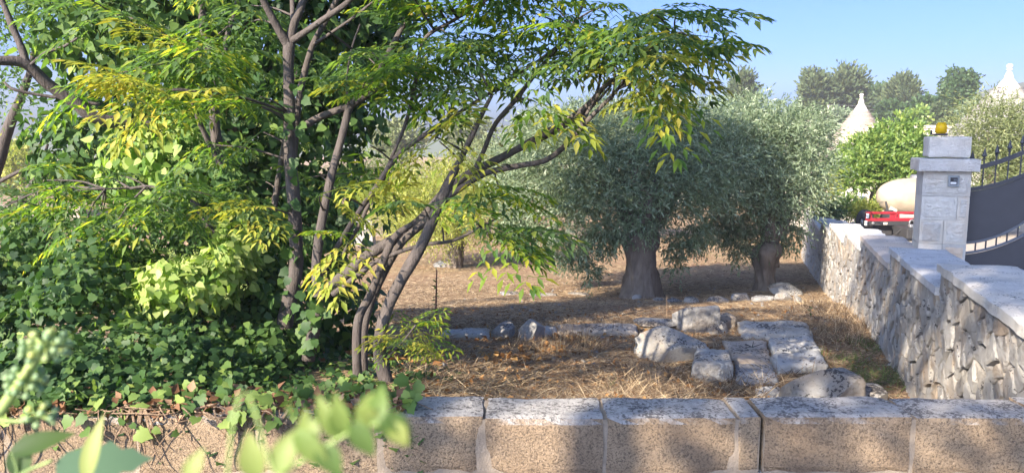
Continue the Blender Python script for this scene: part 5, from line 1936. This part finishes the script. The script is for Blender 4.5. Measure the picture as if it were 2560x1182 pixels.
# low shrubs in the garden beyond the wall
for (px, py, d, rx, rz, mt, lb, tn) in ((2122, 512, 19, 34, 16, 'laurel', 'clipped green shrub beside the pale garden wall', 0.5), (2165, 526, 18.5, 24, 18, 'shrub', 'grassy yellow green shrub left of the tank', 0.4),
                                       (2065, 480, 19.5, 30, 50, 'shrub', 'yellowish bush showing behind the second olive', 0.5), (2205, 520, 19, 16, 22, 'laurel', 'small green plant at the tank support', 0.7),
                                       (2075, 530, 18.5, 22, 14, 'broad', 'dark low bush at far end of the dry stone wall', 0.4)):
    c = P(px, py, d)
    t = thing('garden_shrub', lb, 'shrub', (c.x, c.y, G(c.x, c.y)))
    mb = MB()
    for k in range(4):
        mb.tube([(c.x, c.y, G(c.x, c.y) - 0.05), (c.x + random.uniform(-.2, .2), c.y, c.z)], [0.02, 0.006], 5)
    keep(mb.build('stems', M['vine']), t)
    bl_ = [pblob(px, py, d, rx, rz, 0.3), pblob(px, py + rz, d, rx * 0.8, rz * 1.2, 0.3)]
    o = keep(link_mesh('foliage', np_mesh('foliage', *shoots(bl_, 420, 6, 0.2, 0.07, 0.2, 0.6, 0.4, 0.8, tn, leaf4, leaf4f)), M[mt]), t)
    o['kind'] = 'stuff'


# trees beyond, each with trunk and crown
def far_tree(label, px, d, ytop, ybase, w, mt, name, conifer=False, ns=1500, ls=None, group='trees along the skyline', seed=0):
    c = P(px, ybase, d)
    gz = G(c.x, d)
    t = thing(name, label, 'tree', (c.x, d, gz), 0, group)
    k = d / F
    ztop = P(px, ytop, d).z
    H = ztop - gz
    keep(MB().tube([(c.x, d, gz - 0.3), (c.x + 0.1, d, gz + H * 0.5), (c.x, d, gz + H * 0.85)], [0.03 * H, 0.022 * H, 0.008 * H], 8).build('trunk', M['bark_olive'], smooth=True), t)
    rnd = random.Random(seed + int(px))
    bl_ = []
    hh = (ybase - ytop)
    for j in range(15):
        f = j / 14
        ww = w * 0.5 * (0.5 + 0.5 * math.sin(math.pi * (0.25 + 0.6 * (1 - f)))) * rnd.uniform(0.7, 1.0)
        bl_.append(pblob(px + rnd.uniform(-0.36, 0.36) * w * (1 - 0.45 * f), ybase - hh * (0.1 + 0.76 * f), d + rnd.uniform(-1, 1), ww * rnd.uniform(0.3, 0.6), hh * rnd.uniform(0.06, 0.15), ww * k * 0.5))
    L = ls or 0.0045 * d
    if conifer:
        dat = shoots(bl_, ns, 6, 0.014 * d, L * 1.25, -0.2, 0.7, 0.5, 0.5, 0.5, ol_v * [1, 2.0, 1], ol_f, 0.5)
    else:
        dat = shoots(bl_, ns, 6, 0.010 * d, L, 0.1, 0.5, 0.3, 0.5, 0.5, ol_v * [1, 2.8, 1], ol_f)
    o = keep(link_mesh('foliage', np_mesh('foliage', *dat), M[mt]), t)
    o['kind'] = 'stuff'


far_tree('tall cypress clump at left end of the skyline behind trullo', 2046, 85, 200, 330, 78, 'conifer', 'cypress', True, 2200)
far_tree('tallest feathery pine just left of the trullo pinnacle', 2124, 88, 188, 330, 66, 'conifer', 'pine_tree', True, 2200)
far_tree('low dark pine peeping just right of the trullo pinnacle', 2186, 95, 232, 320, 44, 'broad', 'pine_tree', True, 1300)
far_tree('spreading pine with ragged pointed top right of the trullo', 2250, 84, 212, 320, 80, 'conifer', 'pine_tree', True, 2200)
far_tree('large round green tree on the skyline above the beacon', 2394, 70, 184, 320, 116, 'broad', 'broadleaf_tree', False, 2600)
far_tree('small bushy tree at the skyline above the two near olives', 1856, 75, 198, 300, 40, 'conifer', 'pine_tree', True, 1000)
for i, (px, d, yt, yb, w, mt, lb) in enumerate([(2020, 70, 268, 340, 90, 'conifer', 'low dark bush under the cypress clump on the skyline'), (2096, 72, 280, 345, 90, 'olive', 'greyish bush left of the trullo cone'), (2310, 66, 246, 345, 90, 'broad', 'dark bush between the ragged pine and the round tree'),
                                                (2345, 60, 268, 345, 70, 'conifer', 'dull green bush behind the beacon'), (2225, 75, 262, 340, 80, 'broad', 'dark hedge tree right of the trullo cone'), (2440, 62, 262, 345, 80, 'olive', 'grey green tree left of the right trullo'),
                                                (2290, 55, 275, 350, 50, 'laurel', 'fresh green bush behind the citrus tree'), (1960, 60, 290, 360, 110, 'olive', 'hazy olive crown right above the second olive'), (1500, 60, 268, 350, 140, 'olive_lit', 'pale tree at the skyline behind the crown tips'),
                                                (1350, 70, 285, 360, 150, 'olive', 'grey tree at the skyline left of the crown tips'), (1650, 65, 285, 360, 110, 'broad', 'green tree left of the distant white house'), (1180, 75, 290, 370, 170, 'olive_lit', 'far pale olive behind the leaning crown'),
                                                (60, 40, 350, 470, 150, 'shrub', 'yellowish bush in the field at the left edge'), (190, 46, 400, 490, 130, 'olive_lit', 'pale olive in the field left of the ivy tree'), (-40, 42, 370, 480, 160, 'olive_lit', 'pale tree at the far left edge of the field'),
                                                (330, 60, 330, 430, 160, 'olive', 'far grey olive seen past the ivy tree'), (1000, 60, 300, 400, 180, 'olive_lit', 'far olive between the upright trunks')]):
    far_tree(lb, px, d, yt, yb, w, mt, 'far_bush', False, 900, group='bushes and trees far behind the grove', seed=i)

# slender tree at the left edge, nearer
g = Vector((P(-20, 600, 7.6).x, 7.6, G(P(-20, 600, 7.6).x, 7.6)))
t = thing('slender_tree', 'slender leaning tree with small leaves at the left edge', 'tree', g)
for spec in ([(-90, 900, 7.6, 34), (-40, 560, 7.6, 30), (0, 385, 7.6, 28), (35, 290, 7.6, 24), (62, 215, 7.6, 18), (80, 160, 7.6, 12), (90, 60, 7.6, 7)], [(-60, 680, 7.5, 26), (0, 570, 7.4, 24), (55, 495, 7.3, 18), (98, 425, 7.2, 12), (120, 360, 7.2, 6)],
             [(10, 560, 7.3, 9), (70, 550, 7.2, 8), (150, 515, 7.1, 5)], [(-30, 470, 7.5, 12), (40, 435, 7.4, 9), (75, 418, 7.4, 6)]):
    mb = MB()
    branch_mesh(mb, px_branch(spec), 7, 0.015, 8)
    keep(mb.build('trunk' if spec[0][3] > 30 else 'branch', M['bark'], smooth=True), t)
bl_ = [pblob(30, 100, 7.4, 70, 80, 0.4), pblob(20, 230, 7.2, 40, 50, 0.3), pblob(60, 540, 7.0, 90, 50, 0.3), pblob(40, 620, 6.8, 110, 40, 0.4), pblob(110, 490, 7.0, 60, 40, 0.3), pblob(30, 10, 7.4, 90, 50, 0.5)]
o = keep(link_mesh('foliage', np_mesh('foliage', *shoots(bl_, 620, 8, 0.3, 0.05, 0.3, 0.4, 0.2, 0.9, 0.5, leaf4, leaf4f)), M['cherry_green']), t)
o['kind'] = 'stuff'

# trees standing behind the camera across the road; the photograph shows the broken shade they throw
for (x, y, h, lb, blobs_, ns_) in (
        (-6.4, -5.0, 11.5, 'broad roadside tree across the road whose shade falls on the wall and pillar',
         [((-6.0, -5.0, 10.8), (1.5, 1.3, 1.2)), ((-5.3, -5.2, 8.9), (1.5, 1.2, 0.9)), ((-4.4, -5.4, 10.2), (1.4, 1.2, 1.3)), ((-6.9, -5.2, 10.4), (0.6, 0.8, 0.9)), ((-8.3, -5.0, 8.3), (0.4, 0.5, 0.4)), ((-6.9, -5.0, 7.7), (0.4, 0.5, 0.25))], 2000),
        (-9.6, -5.6, 8.0, 'thin roadside tree across the road throwing broken shade on the ivy',
         [((-9.0, -5.6, 4.6), (1.2, 0.9, 0.7)), ((-9.7, -5.4, 5.6), (0.7, 0.8, 0.4)), ((-11.9, -5.6, 6.6), (0.7, 0.8, 0.6))], 420)):
    t = thing('roadside_tree', lb, 'tree', (x, y, 0), 0, 'trees across the road')
    keep(MB().tube([(x, y, -0.1), (x + .1, y, h * 0.4), (x, y, h * 0.8)], [0.22, 0.16, 0.06], 9).build('trunk', M['bark_olive'], smooth=True), t)
    lst = [shoots(blobs_, ns_, 7, 0.5, 0.17, 0.2, 0.5, 0.2, 0.9, 0.5, leaf4, leaf4f)]
    if ns_ > 1000:
        for (bx_, bz_, br_, bn_) in ((-7.15, 6.3, 0.25, 70), (-5.8, 6.2, 0.2, 50), (-5.1, 6.45, 0.3, 44), (-4.6, 6.0, 0.3, 44), (-5.4, 5.9, 0.25, 20), (-7.9, 6.5, 0.25, 24), (-5.0, 7.5, 0.45, 60), (-4.3, 7.2, 0.45, 50)):
            lst.append(shoots([((bx_, -5.0, bz_), (br_, 0.4, 0.32))], bn_, 7, 0.22, 0.12, 0.2, 0.5, 0.2, 0.9, 0.5, leaf4, leaf4f))
    o = keep(link_mesh('foliage', np_mesh('foliage', *join(lst)), M['broad']), t)
    o['kind'] = 'stuff'

# ------------------------------------------------------------------ buildings: trulli, farmhouse, garden walls
M['trullo_stone'] = stone_mat('trullo stone', (0.36, 0.345, 0.325), (0.34, 0.31, 0.28), (0.22, 0.205, 0.19), 0.2, 1.6, spot=6)
M['whitewash'] = plain('whitewash', (0.62, 0.58, 0.52), 0.9, var=0.08, scale=0.8)
M['creamwall'] = plain('cream stone wall', (0.6, 0.53, 0.44), 0.9, var=0.2, scale=1.2, bmp=0.3)
M['roofdark'] = plain('dark opening', (0.03, 0.03, 0.03), 0.8)


def trullo(label, px, d, ytop, yw0, yw1, half, wall_h):
    """conical stone roof: pinnacle from ytop, white collar down to yw1, stone courses below; half = half width in px per px of height"""
    k = d / F
    apex = P(px, ytop, d)
    gz = G(apex.x, d)
    t = thing('trullo', label, 'house', (apex.x, d, gz))
    zt_ = apex.z
    z0 = P(px, yw0, d).z
    z1 = P(px, yw1, d).z
    zb = gz + wall_h
    R_ = lambda z: (z0 - z) * half
    c = (apex.x, d, 0)
    rb = R_(zb)
    # wall drum
    keep(MB().lathe([(rb * 0.93, gz - 0.3), (rb * 0.92, zb)], c, 40).build('wall', M['whitewash'], smooth=False), t)
    # stone courses, each a stepped ring
    prof = []
    nc = int((z1 - zb) / 0.13)
    for i in range(nc):
        za, zc = zb + (z1 - zb) * i / nc, zb + (z1 - zb) * (i + 1) / nc
        prof += [(R_(za) + 0.02 * random.random(), za), (R_(za) - 0.01 + 0.03 * random.random(), zc - 0.015), (R_(zc), zc - 0.005)]
    roof = keep(MB().lathe(prof, c, 44).build('roof', M['trullo_stone']), t)
    col_ = keep(MB().lathe([(R_(z1) * 1.03, z1 - 0.02), (R_(z1) * 0.72, z1 + (z0 - z1) * 0.35), (R_(z1) * 0.42, z1 + (z0 - z1) * 0.7), (0.30 * R_(z1) + 0.02, z0), (0.2 * R_(z1), z0 + (zt_ - z0) * 0.3)], c, 28).build('white_collar', M['whitewash'], smooth=True), t)
    rr = 0.11 * R_(z1) + 0.05
    h = zt_ - z0
    keep(MB().lathe([(rr * 0.9, z0 + h * .25), (rr * 0.7, z0 + h * .42), (rr * 1.25, z0 + h * .45), (rr * 1.25, z0 + h * .52), (rr * 0.6, z0 + h * .55), (rr * 1.1, z0 + h * .66), (rr * 1.35, z0 + h * .8), (rr * 1.0, z0 + h * .94), (rr * 0.2, zt_)], c, 16).build('pinnacle', M['whitewash'], smooth=True), t)
    return t


trullo('trullo with grey stone cone and white pinnacle behind the citrus tree', 2154.5, 45, 234, 252, 277, 0.68, 2.2)
trullo('larger trullo with white capped cone at the right edge', 2525, 34, 160, 188, 218, 0.86, 2.6)


def house(label, x0, x1, yt, d, dep, gz=None, name='farmhouse', mat='whitewash', wins=()):
    a, b_ = P(x0, yt, d), P(x1, yt, d)
    gz = G((a.x + b_.x) / 2, d) if gz is None else gz
    cx = (a.x + b_.x) / 2
    t = thing(name, label, 'house' if dep > 1 else 'wall', (cx, d + dep / 2, gz))
    h = a.z - gz
    MB().box((0, 0, h / 2 - 0.2), (b_.x - a.x, dep, h + 0.4)).build('wall', M[mat], t)
    if dep > 1:
        MB().box((0, 0, h + 0.06), (b_.x - a.x + 0.16, dep + 0.16, 0.12)).build('roof', M['creamwall'], t)
    for (wx, wz, ww, wh) in wins:
        f = MB().box((wx, -dep / 2 - 0.01, wz), (ww + 0.16, 0.06, wh + 0.16)).build('window', M['creamwall'], t)
        MB().box((wx, -dep / 2 - 0.045, wz), (ww, 0.02, wh)).build('pane', M['roofdark'], f)
    return t


house('white farmhouse far behind the near olives', 1700, 1726, 254, 62, 5, name='white_house', wins=((0.0, 2.2, 0.3, 0.8),))
house('long low white house showing through the olive leaves', 1730, 2030, 305, 52, 6, name='white_house', wins=((-2.5, 1.6, 0.8, 1.1), (0.0, 1.6, 0.8, 1.1), (2.4, 1.6, 0.8, 1.1)))
house('cream flat topped house behind the beacon', 2296, 2420, 320, 36, 5, name='cream_house', mat='creamwall', wins=((-0.5, 1.4, 0.6, 0.9),))
house('white garden wall segment beneath the citrus tree', 2112, 2144, 480, 24, 0.35, name='garden_wall', mat='whitewash')
house('shaded grey house wall left of the white garden wall', 2064, 2112, 440, 25, 3.0, name='grey_house', mat='creamwall', wins=((0.0, 1.1, 0.25, 0.6),))
house('low broken white wall end right of the white garden wall', 2144, 2168, 492, 23.5, 0.4, name='garden_wall', mat='whitewash')
house('cream boundary wall behind the gate bars', 2424, 2620, 466, 19, 0.4, name='boundary_wall', mat='creamwall')
house('pale rubble wall far behind the upright trunks', 800, 930, 552, 27, 0.6, name='rubble_wall', mat='trullo_stone')
house('long pale field wall at the far left', -120, 200, 515, 36, 0.6, name='field_wall', mat='trullo_stone')

# electricity pole and wires on the skyline
pp = P(2071, 262, 80)
t = thing('utility_pole', 'thin electricity pole with wires in front of skyline trees', 'pole', (pp.x, 80, G(pp.x, 80)))
keep(MB().tube([(pp.x, 80, G(pp.x, 80) - 0.5), tuple(pp)], [0.14, 0.09], 8).build('shaft', M['creamwall']), t)
for (za, zb, yy) in ((262, 256, 79.9), (270, 267, 80.0), (276, 282, 80.1)):
    a, b_ = P(2071, za, 80), P(2600, zb - 12, 80)
    pts = []
    for i in range(17):
        f = i / 16
        q = a.lerp(b_, f)
        q.z -= 1.2 * 4 * f * (1 - f) * 0.4
        q.y = yy
        pts.append(q)
    keep(MB().tube(pts, 0.02, 4).build('wire', M['steel']), t)
# tv aerial mast in the olives
# ------------------------------------------------------------------ tank and red trailer on the drive
DT = 18.2
tc = P(2290, 491, DT)
k = DT / F
tz = G(tc.x, DT)
t = thing('water_tank', 'cream oval metal tank behind the red trailer', 'tank', (tc.x, DT, tz))
bm = bmesh.new()
bmesh.ops.create_uvsphere(bm, u_segments=40, v_segments=24, radius=1)
for v in bm.verts:
    p = v.co
    kk = 2.5
    q = (abs(p.x) ** kk + (p.y * p.y + p.z * p.z) ** (kk / 2)) ** (1 / kk)
    p = p / q
    v.co = Vector((p.x * 96 * k, p.y * 46 * k, p.z * 46 * k))
me = bpy.data.meshes.new('shell')
bm.to_mesh(me)
bm.free()
o = link_mesh('shell', me, M['tank'], t, True)
o.location = (0, 0, tc.z - tz)
for sx in (-1, 1):
    MB().box((sx * 66 * k, 0, (tc.z - tz) / 2 - 0.15), (0.16, 0.5, tc.z - tz - 0.1), 0, 0.01).build('support', M['creamwall'], t)
MB().lathe([(0.16, 0), (0.16, 0.06), (0.12, 0.09)], (0, 0, tc.z - tz + 45 * k), 18).build('filler_cap', M['steel'], t)
MB().tube([(-88 * k, -0.25, tc.z - tz - 0.1), (-80 * k, -0.3, tc.z - tz - 0.5), (-95 * k, -0.3, tc.z - tz - 0.75)], 0.02, 6).build('hose', M['dark'], t)

DR_ = 16.4
k = DR_ / F
rc = P(2226, 560, DR_)
rz_ = G(rc.x, DR_)
t = thing('red_trailer', 'red framed trailer with dark bumper bar beside the tank', 'trailer', (rc.x, DR_, rz_))


def tz_(y):
    return P(2226, y, DR_).z - rz_


def tx(x):
    return (x - 2226) * k


def bar(x0, x1, y0, y1, dep, name, mat, dy=0.0):
    return MB().box(((tx(x0) + tx(x1)) / 2, dy, (tz_(y0) + tz_(y1)) / 2), (tx(x1) - tx(x0), dep, tz_(y0) - tz_(y1)), 0, 0.008).build(name, mat, t)


bar(2163, 2290, 529, 535, 0.05, 'top_rail', M['red'])
bar(2163, 2290, 545, 553, 0.06, 'lower_rail', M['red'])
for x in (2163, 2174, 2236, 2243, 2286):
    bar(x, x + 4, 534, 546, 0.045, 'upright', M['red'], 0.002)
bar(2224, 2240, 534, 546, 0.02, 'gusset', M['red'], 0.012)
bar(2243, 2287, 531, 536, 0.03, 'side_board', M['red'], 0.06)
bar(2160, 2270, 552.5, 563, 0.09, 'bumper', M['dark'])
for (x, y, nm) in ((2163, 534, 'tail_light'), (2160, 552, 'tail_light')):
    MB().box((tx(x) + 0.01, -0.055, tz_(y + 5)), (0.055, 0.02, 0.1), 0, 0.004).build(nm, M['whiteplate'], t)
MB().lathe([(0.03, 0), (0.03, 0.02), (0.02, 0.03)], (0, 0, 0), 12).build('round_lamp', M['steel'], t).matrix_local = Matrix.Translation((tx(2179), -0.046, tz_(557))) @ Matrix.Rotation(math.pi / 2, 4, 'X')
MB().box((tx(2210), -0.055, tz_(558)), (0.08, 0.012, 0.05)).build('number_plate', M['creamwall'], t)
bar(2205, 2240, 563, 590, 0.5, 'chassis', M['dark'], 0.4)
for sx, dy in ((2200, 0.7), (2262, 0.7)):
    w = MB()
    w.lathe([(0.10, -0.09), (0.27, -0.09), (0.29, -0.05), (0.29, 0.05), (0.27, 0.09), (0.10, 0.09)], (0, 0, 0), 24)
    wo_ = w.build('wheel', M['dark'], t, True)
    wo_.matrix_local = Matrix.Translation((tx(sx), dy, 0.29)) @ Matrix.Rotation(math.pi / 2, 4, 'Y')
    MB().lathe([(0.02, -0.095), (0.1, -0.07), (0.1, 0.07), (0.02, 0.095)], (0, 0, 0), 16).build('rim', M['steel'], wo_)
MB().box((tx(2262), -0.3, tz_(575)), (0.5, 0.6, 0.22), 0, 0.02).build('drawbar_box', M['dark'], t)
b = MB()
for q in range(14):
    a = q / 13 * 6.283
    b.tube([(tx(2258) + 0.05 * math.cos(a), -0.35, tz_(553) + 0.07 * math.sin(a)), (tx(2258) + 0.05 * math.cos(a + .5), -0.35, tz_(553) + 0.07 * math.sin(a + .5))], 0.014, 6)
b.box((tx(2258), -0.35, tz_(562)), (0.12, 0.1, 0.1), 0, 0.02)
b.build('hitch', M['steel'], t)
MB().tube([(tx(2222), -0.3, tz_(580)), (tx(2235), -0.34, tz_(568)), (tx(2250), -0.34, tz_(562))], 0.012, 6).build('cable', M['dark'], t)
wb = MB().lathe([(0.05, -0.03), (0.10, -0.03), (0.10, 0.03), (0.05, 0.03)], (0, 0, 0), 18).build('jockey_wheel', M['dark'], t, True)
wb.matrix_local = Matrix.Translation((tx(2273), -0.2, tz_(556))) @ Matrix.Rotation(1.2, 4, 'Y')
for (x0, x1, y0, y1, lb) in ((2096, 2126, 532, 546, 'white boulder in the garden left of the trailer'), (2124, 2142, 536, 548, 'smaller stone right of the white garden boulder')):
    c = P((x0 + x1) / 2, y1, 17.5)
    rock('garden_rock', (c.x, 17.5, G(c.x, 17.5) + 0.1), ((x1 - x0) * 17.5 / F * 1.2, 0.4, 0.42), 0.3, int(x0), 3, M['rock'], lb, 'rock', 0.15, 3)

# ------------------------------------------------------------------ sprigs close to the camera, out of focus
M['sprig'] = leaf_mat('near leaf', [(0, (0.08, 0.14, 0.04)), (0.6, (0.15, 0.23, 0.055)), (1, (0.3, 0.34, 0.1))], 0.4)
M['sprig_blue'] = leaf_mat('near bluish leaf', [(0, (0.09, 0.16, 0.1)), (1, (0.14, 0.24, 0.14))], 0.3)
M['umbel'] = leaf_mat('near ivy bud', [(0, (0.24, 0.36, 0.2)), (0.7, (0.34, 0.46, 0.24)), (1, (0.52, 0.52, 0.17))], 0.25)
M['sprig_stem'] = plain('near green stem', (0.32, 0.42, 0.14), 0.6)
sg = thing('ivy_sprig', 'blurred flowering ivy sprig with round bud heads close to the camera', 'plant', (-0.42, 0.50, 0))
DS = 0.55


def sp_tube(spec, mat=M['sprig_stem'], name='stem', root=sg):
    sp = spline(px_branch(spec), 6)
    keep(MB().tube([Vector(q[:3]) for q in sp], [q[3] for q in sp], 8).build(name, mat, smooth=True), root)


p0 = P(0, 1040, DS)
ctrl = [(p0.x - 0.06, DS, 0.0, 0.006), (p0.x - 0.05, DS, 0.8, 0.006)] + px_branch([(-60, 1120, DS, 30), (0, 1030, DS, 32), (60, 940, DS, 26), (100, 880, DS, 20)])
sp = spline(ctrl, 7)
keep(MB().tube([Vector(q[:3]) for q in sp], [q[3] for q in sp], 8).build('stem', M['sprig_stem'], smooth=True), sg)
sp_tube([(0, 1050, DS, 12), (60, 1052, DS, 9), (100, 1040, DS, 8)])


def umbel(px, py, d, rpx, nb, budpx, flat=0.75):
    c = P(px, py, d)
    k = d / F
    pos = []
    for i in range(nb):
        z_ = 1 - 1.7 * (i + 0.5) / nb
        a = 2.399963 * i
        r = math.sqrt(max(0, 1 - z_ * z_))
        v = Vector((r * math.cos(a), -r * math.sin(a), z_ * flat))
        pos.append(c + v * rpx * k)
    bm = bmesh.new()
    bmesh.ops.create_icosphere(bm, subdivisions=2, radius=1)
    vv = np.array([v.co[:] for v in bm.verts])
    fv = np.array([[v.index for v in f.verts] for f in bm.faces])
    bm.free()
    root = MB()
    for p in pos:
        root.tube([c, p], [0.0008, 0.0006], 5)
    keep(root.build('bud_stalks', M['sprig_stem']), sg)
    for p in pos:
        me = np_mesh('bud', vv * budpx * k, fv, np.full(len(vv), random.random()))
        me.materials.append(M['umbel'])
        o = bpy.data.objects.new('bud', me)
        C.objects.link(o)
        me.polygons.foreach_set("use_smooth", [True] * len(me.polygons))
        o.parent = sg
        o.location = p - sg.location


umbel(115, 868, DS, 56, 30, 9)
umbel(65, 955, DS, 44, 26, 9, 1.0)
umbel(100, 1040, DS, 38, 14, 9, 0.8)


def near_leaf(px, py, d, lpx, wpx, ang, mat, root, fold=0.3, tilt=0.5, tint=0.5, lobed=False):
    """leaf blade with its base at a pixel, pointing ang radians in the picture (0 right, pi/2 up)"""
    c = P(px, py, d)
    k = d / F
    R_ = Vector((1, 0, 0))
    U_ = Vector((0, SP, CP))
    Fw = Vector((0, CP, -SP))
    ax = (R_ * math.cos(ang) + U_ * math.sin(ang)) + Fw * tilt
    ax.normalize()
    side = ax.cross(-Fw + U_ * 0.6).normalized()
    nr = side.cross(ax)
    vs, fs, tt = [], [], []
    n = 9
    for i in range(n + 1):
        t_ = i / n
        w = wpx * 0.5 * math.sin(math.pi * min(1, t_ * 0.93 + 0.07) ** 0.8) * k
        if lobed:
            w *= 1 + 0.22 * math.sin(t_ * 26)
        bend = -0.18 * lpx * k * t_ * t_
        m_ = c + ax * lpx * k * t_ + nr * bend
        for sgn in (-1, 0, 1):
            vs.append(m_ + side * w * sgn + nr * abs(sgn) * w * fold)
            tt.append(min(1, max(0, tint + 0.15 * (t_ - 0.5))))
    for i in range(n):
        for j in range(2):
            a = i * 3 + j
            fs.append((a, a + 1, a + 4, a + 3))
    me = np_mesh('leaf', np.array([tuple(v) for v in vs]), np.array(fs), np.array(tt))
    me.polygons.foreach_set("use_smooth", [True] * len(me.polygons))
    keep(link_mesh('leaf', me, mat), root)


near_leaf(140, 1172, DS, 230, 110, 0.08, M['sprig_blue'], sg, 0.1, 0.4, 0.7, True)
near_leaf(30, 1130, DS, 150, 60, 0.35, M['sprig'], sg, 0.3, 0.2, 0.0)
near_leaf(50, 1190, DS, 110, 70, 1.6, M['sprig'], sg, 0.3, 0.1, 0.15)
near_leaf(215, 1200, 0.5, 170, 50, 1.45, M['sprig'], sg, 0.3, 0.1, 0.95)
sp_tube([(-20, 1230, DS, 10), (60, 1180, DS, 9), (130, 1150, DS, 8)])
sp_tube([(200, 1330, 0.5, 8), (215, 1195, 0.5, 7)])
sp_tube([(-30, 1260, DS, 9), (40, 1190, DS, 8), (30, 1130, DS, 6)])

sg2 = thing('leaf_spray', 'blurred yellow green leaf spray crossing the wall close to the camera', 'plant', (-0.2, 0.45, 0))
D2 = 0.3
pr = px_branch([(560, 1300, D2, 9), (700, 1190, D2, 9), (820, 1110, D2, 8), (930, 1060, D2, 7), (1010, 1080, D2, 6)])
pr = [(pr[0][0] - 0.1, D2, 0.0, 0.003), (pr[0][0] - 0.05, D2, 0.8, 0.003)] + pr
sp = spline(pr, 7)
keep(MB().tube([Vector(q[:3]) for q in sp], [q[3] for q in sp], 7).build('stem', M['sprig_stem'], smooth=True), sg2)
for (px, py, l, w, a, ti) in ((470, 1200, 90, 50, 1.2, 0.9), (640, 1190, 120, 70, 1.75, 0.85), (690, 1180, 130, 70, 1.15, 0.8), (730, 1040, 40, 20, 1.8, 0.5), (740, 1080, 130, 60, -0.75, 0.7), (780, 1120, 110, 60, 1.9, 0.75), (800, 1110, 100, 66, -0.9, 0.2),
                              (840, 1090, 120, 50, 2.0, 0.75), (830, 1030, 90, 56, -1.0, 0.3), (860, 1080, 110, 50, 1.75, 0.7), (900, 1070, 100, 50, 1.35, 0.75), (880, 1060, 100, 60, -0.9, 0.25), (940, 1060, 110, 56, 1.5, 0.5), (950, 1050, 110, 60, -0.6, 0.1),
                              (900, 1020, 80, 44, -0.8, 0.9), (960, 1040, 90, 50, -0.5, 0.15), (980, 1060, 70, 50, -0.9, 0.95)):
    near_leaf(px, py, D2, l, w, a, M['sprig'], sg2, 0.35, random.uniform(-0.3, 0.4), ti)
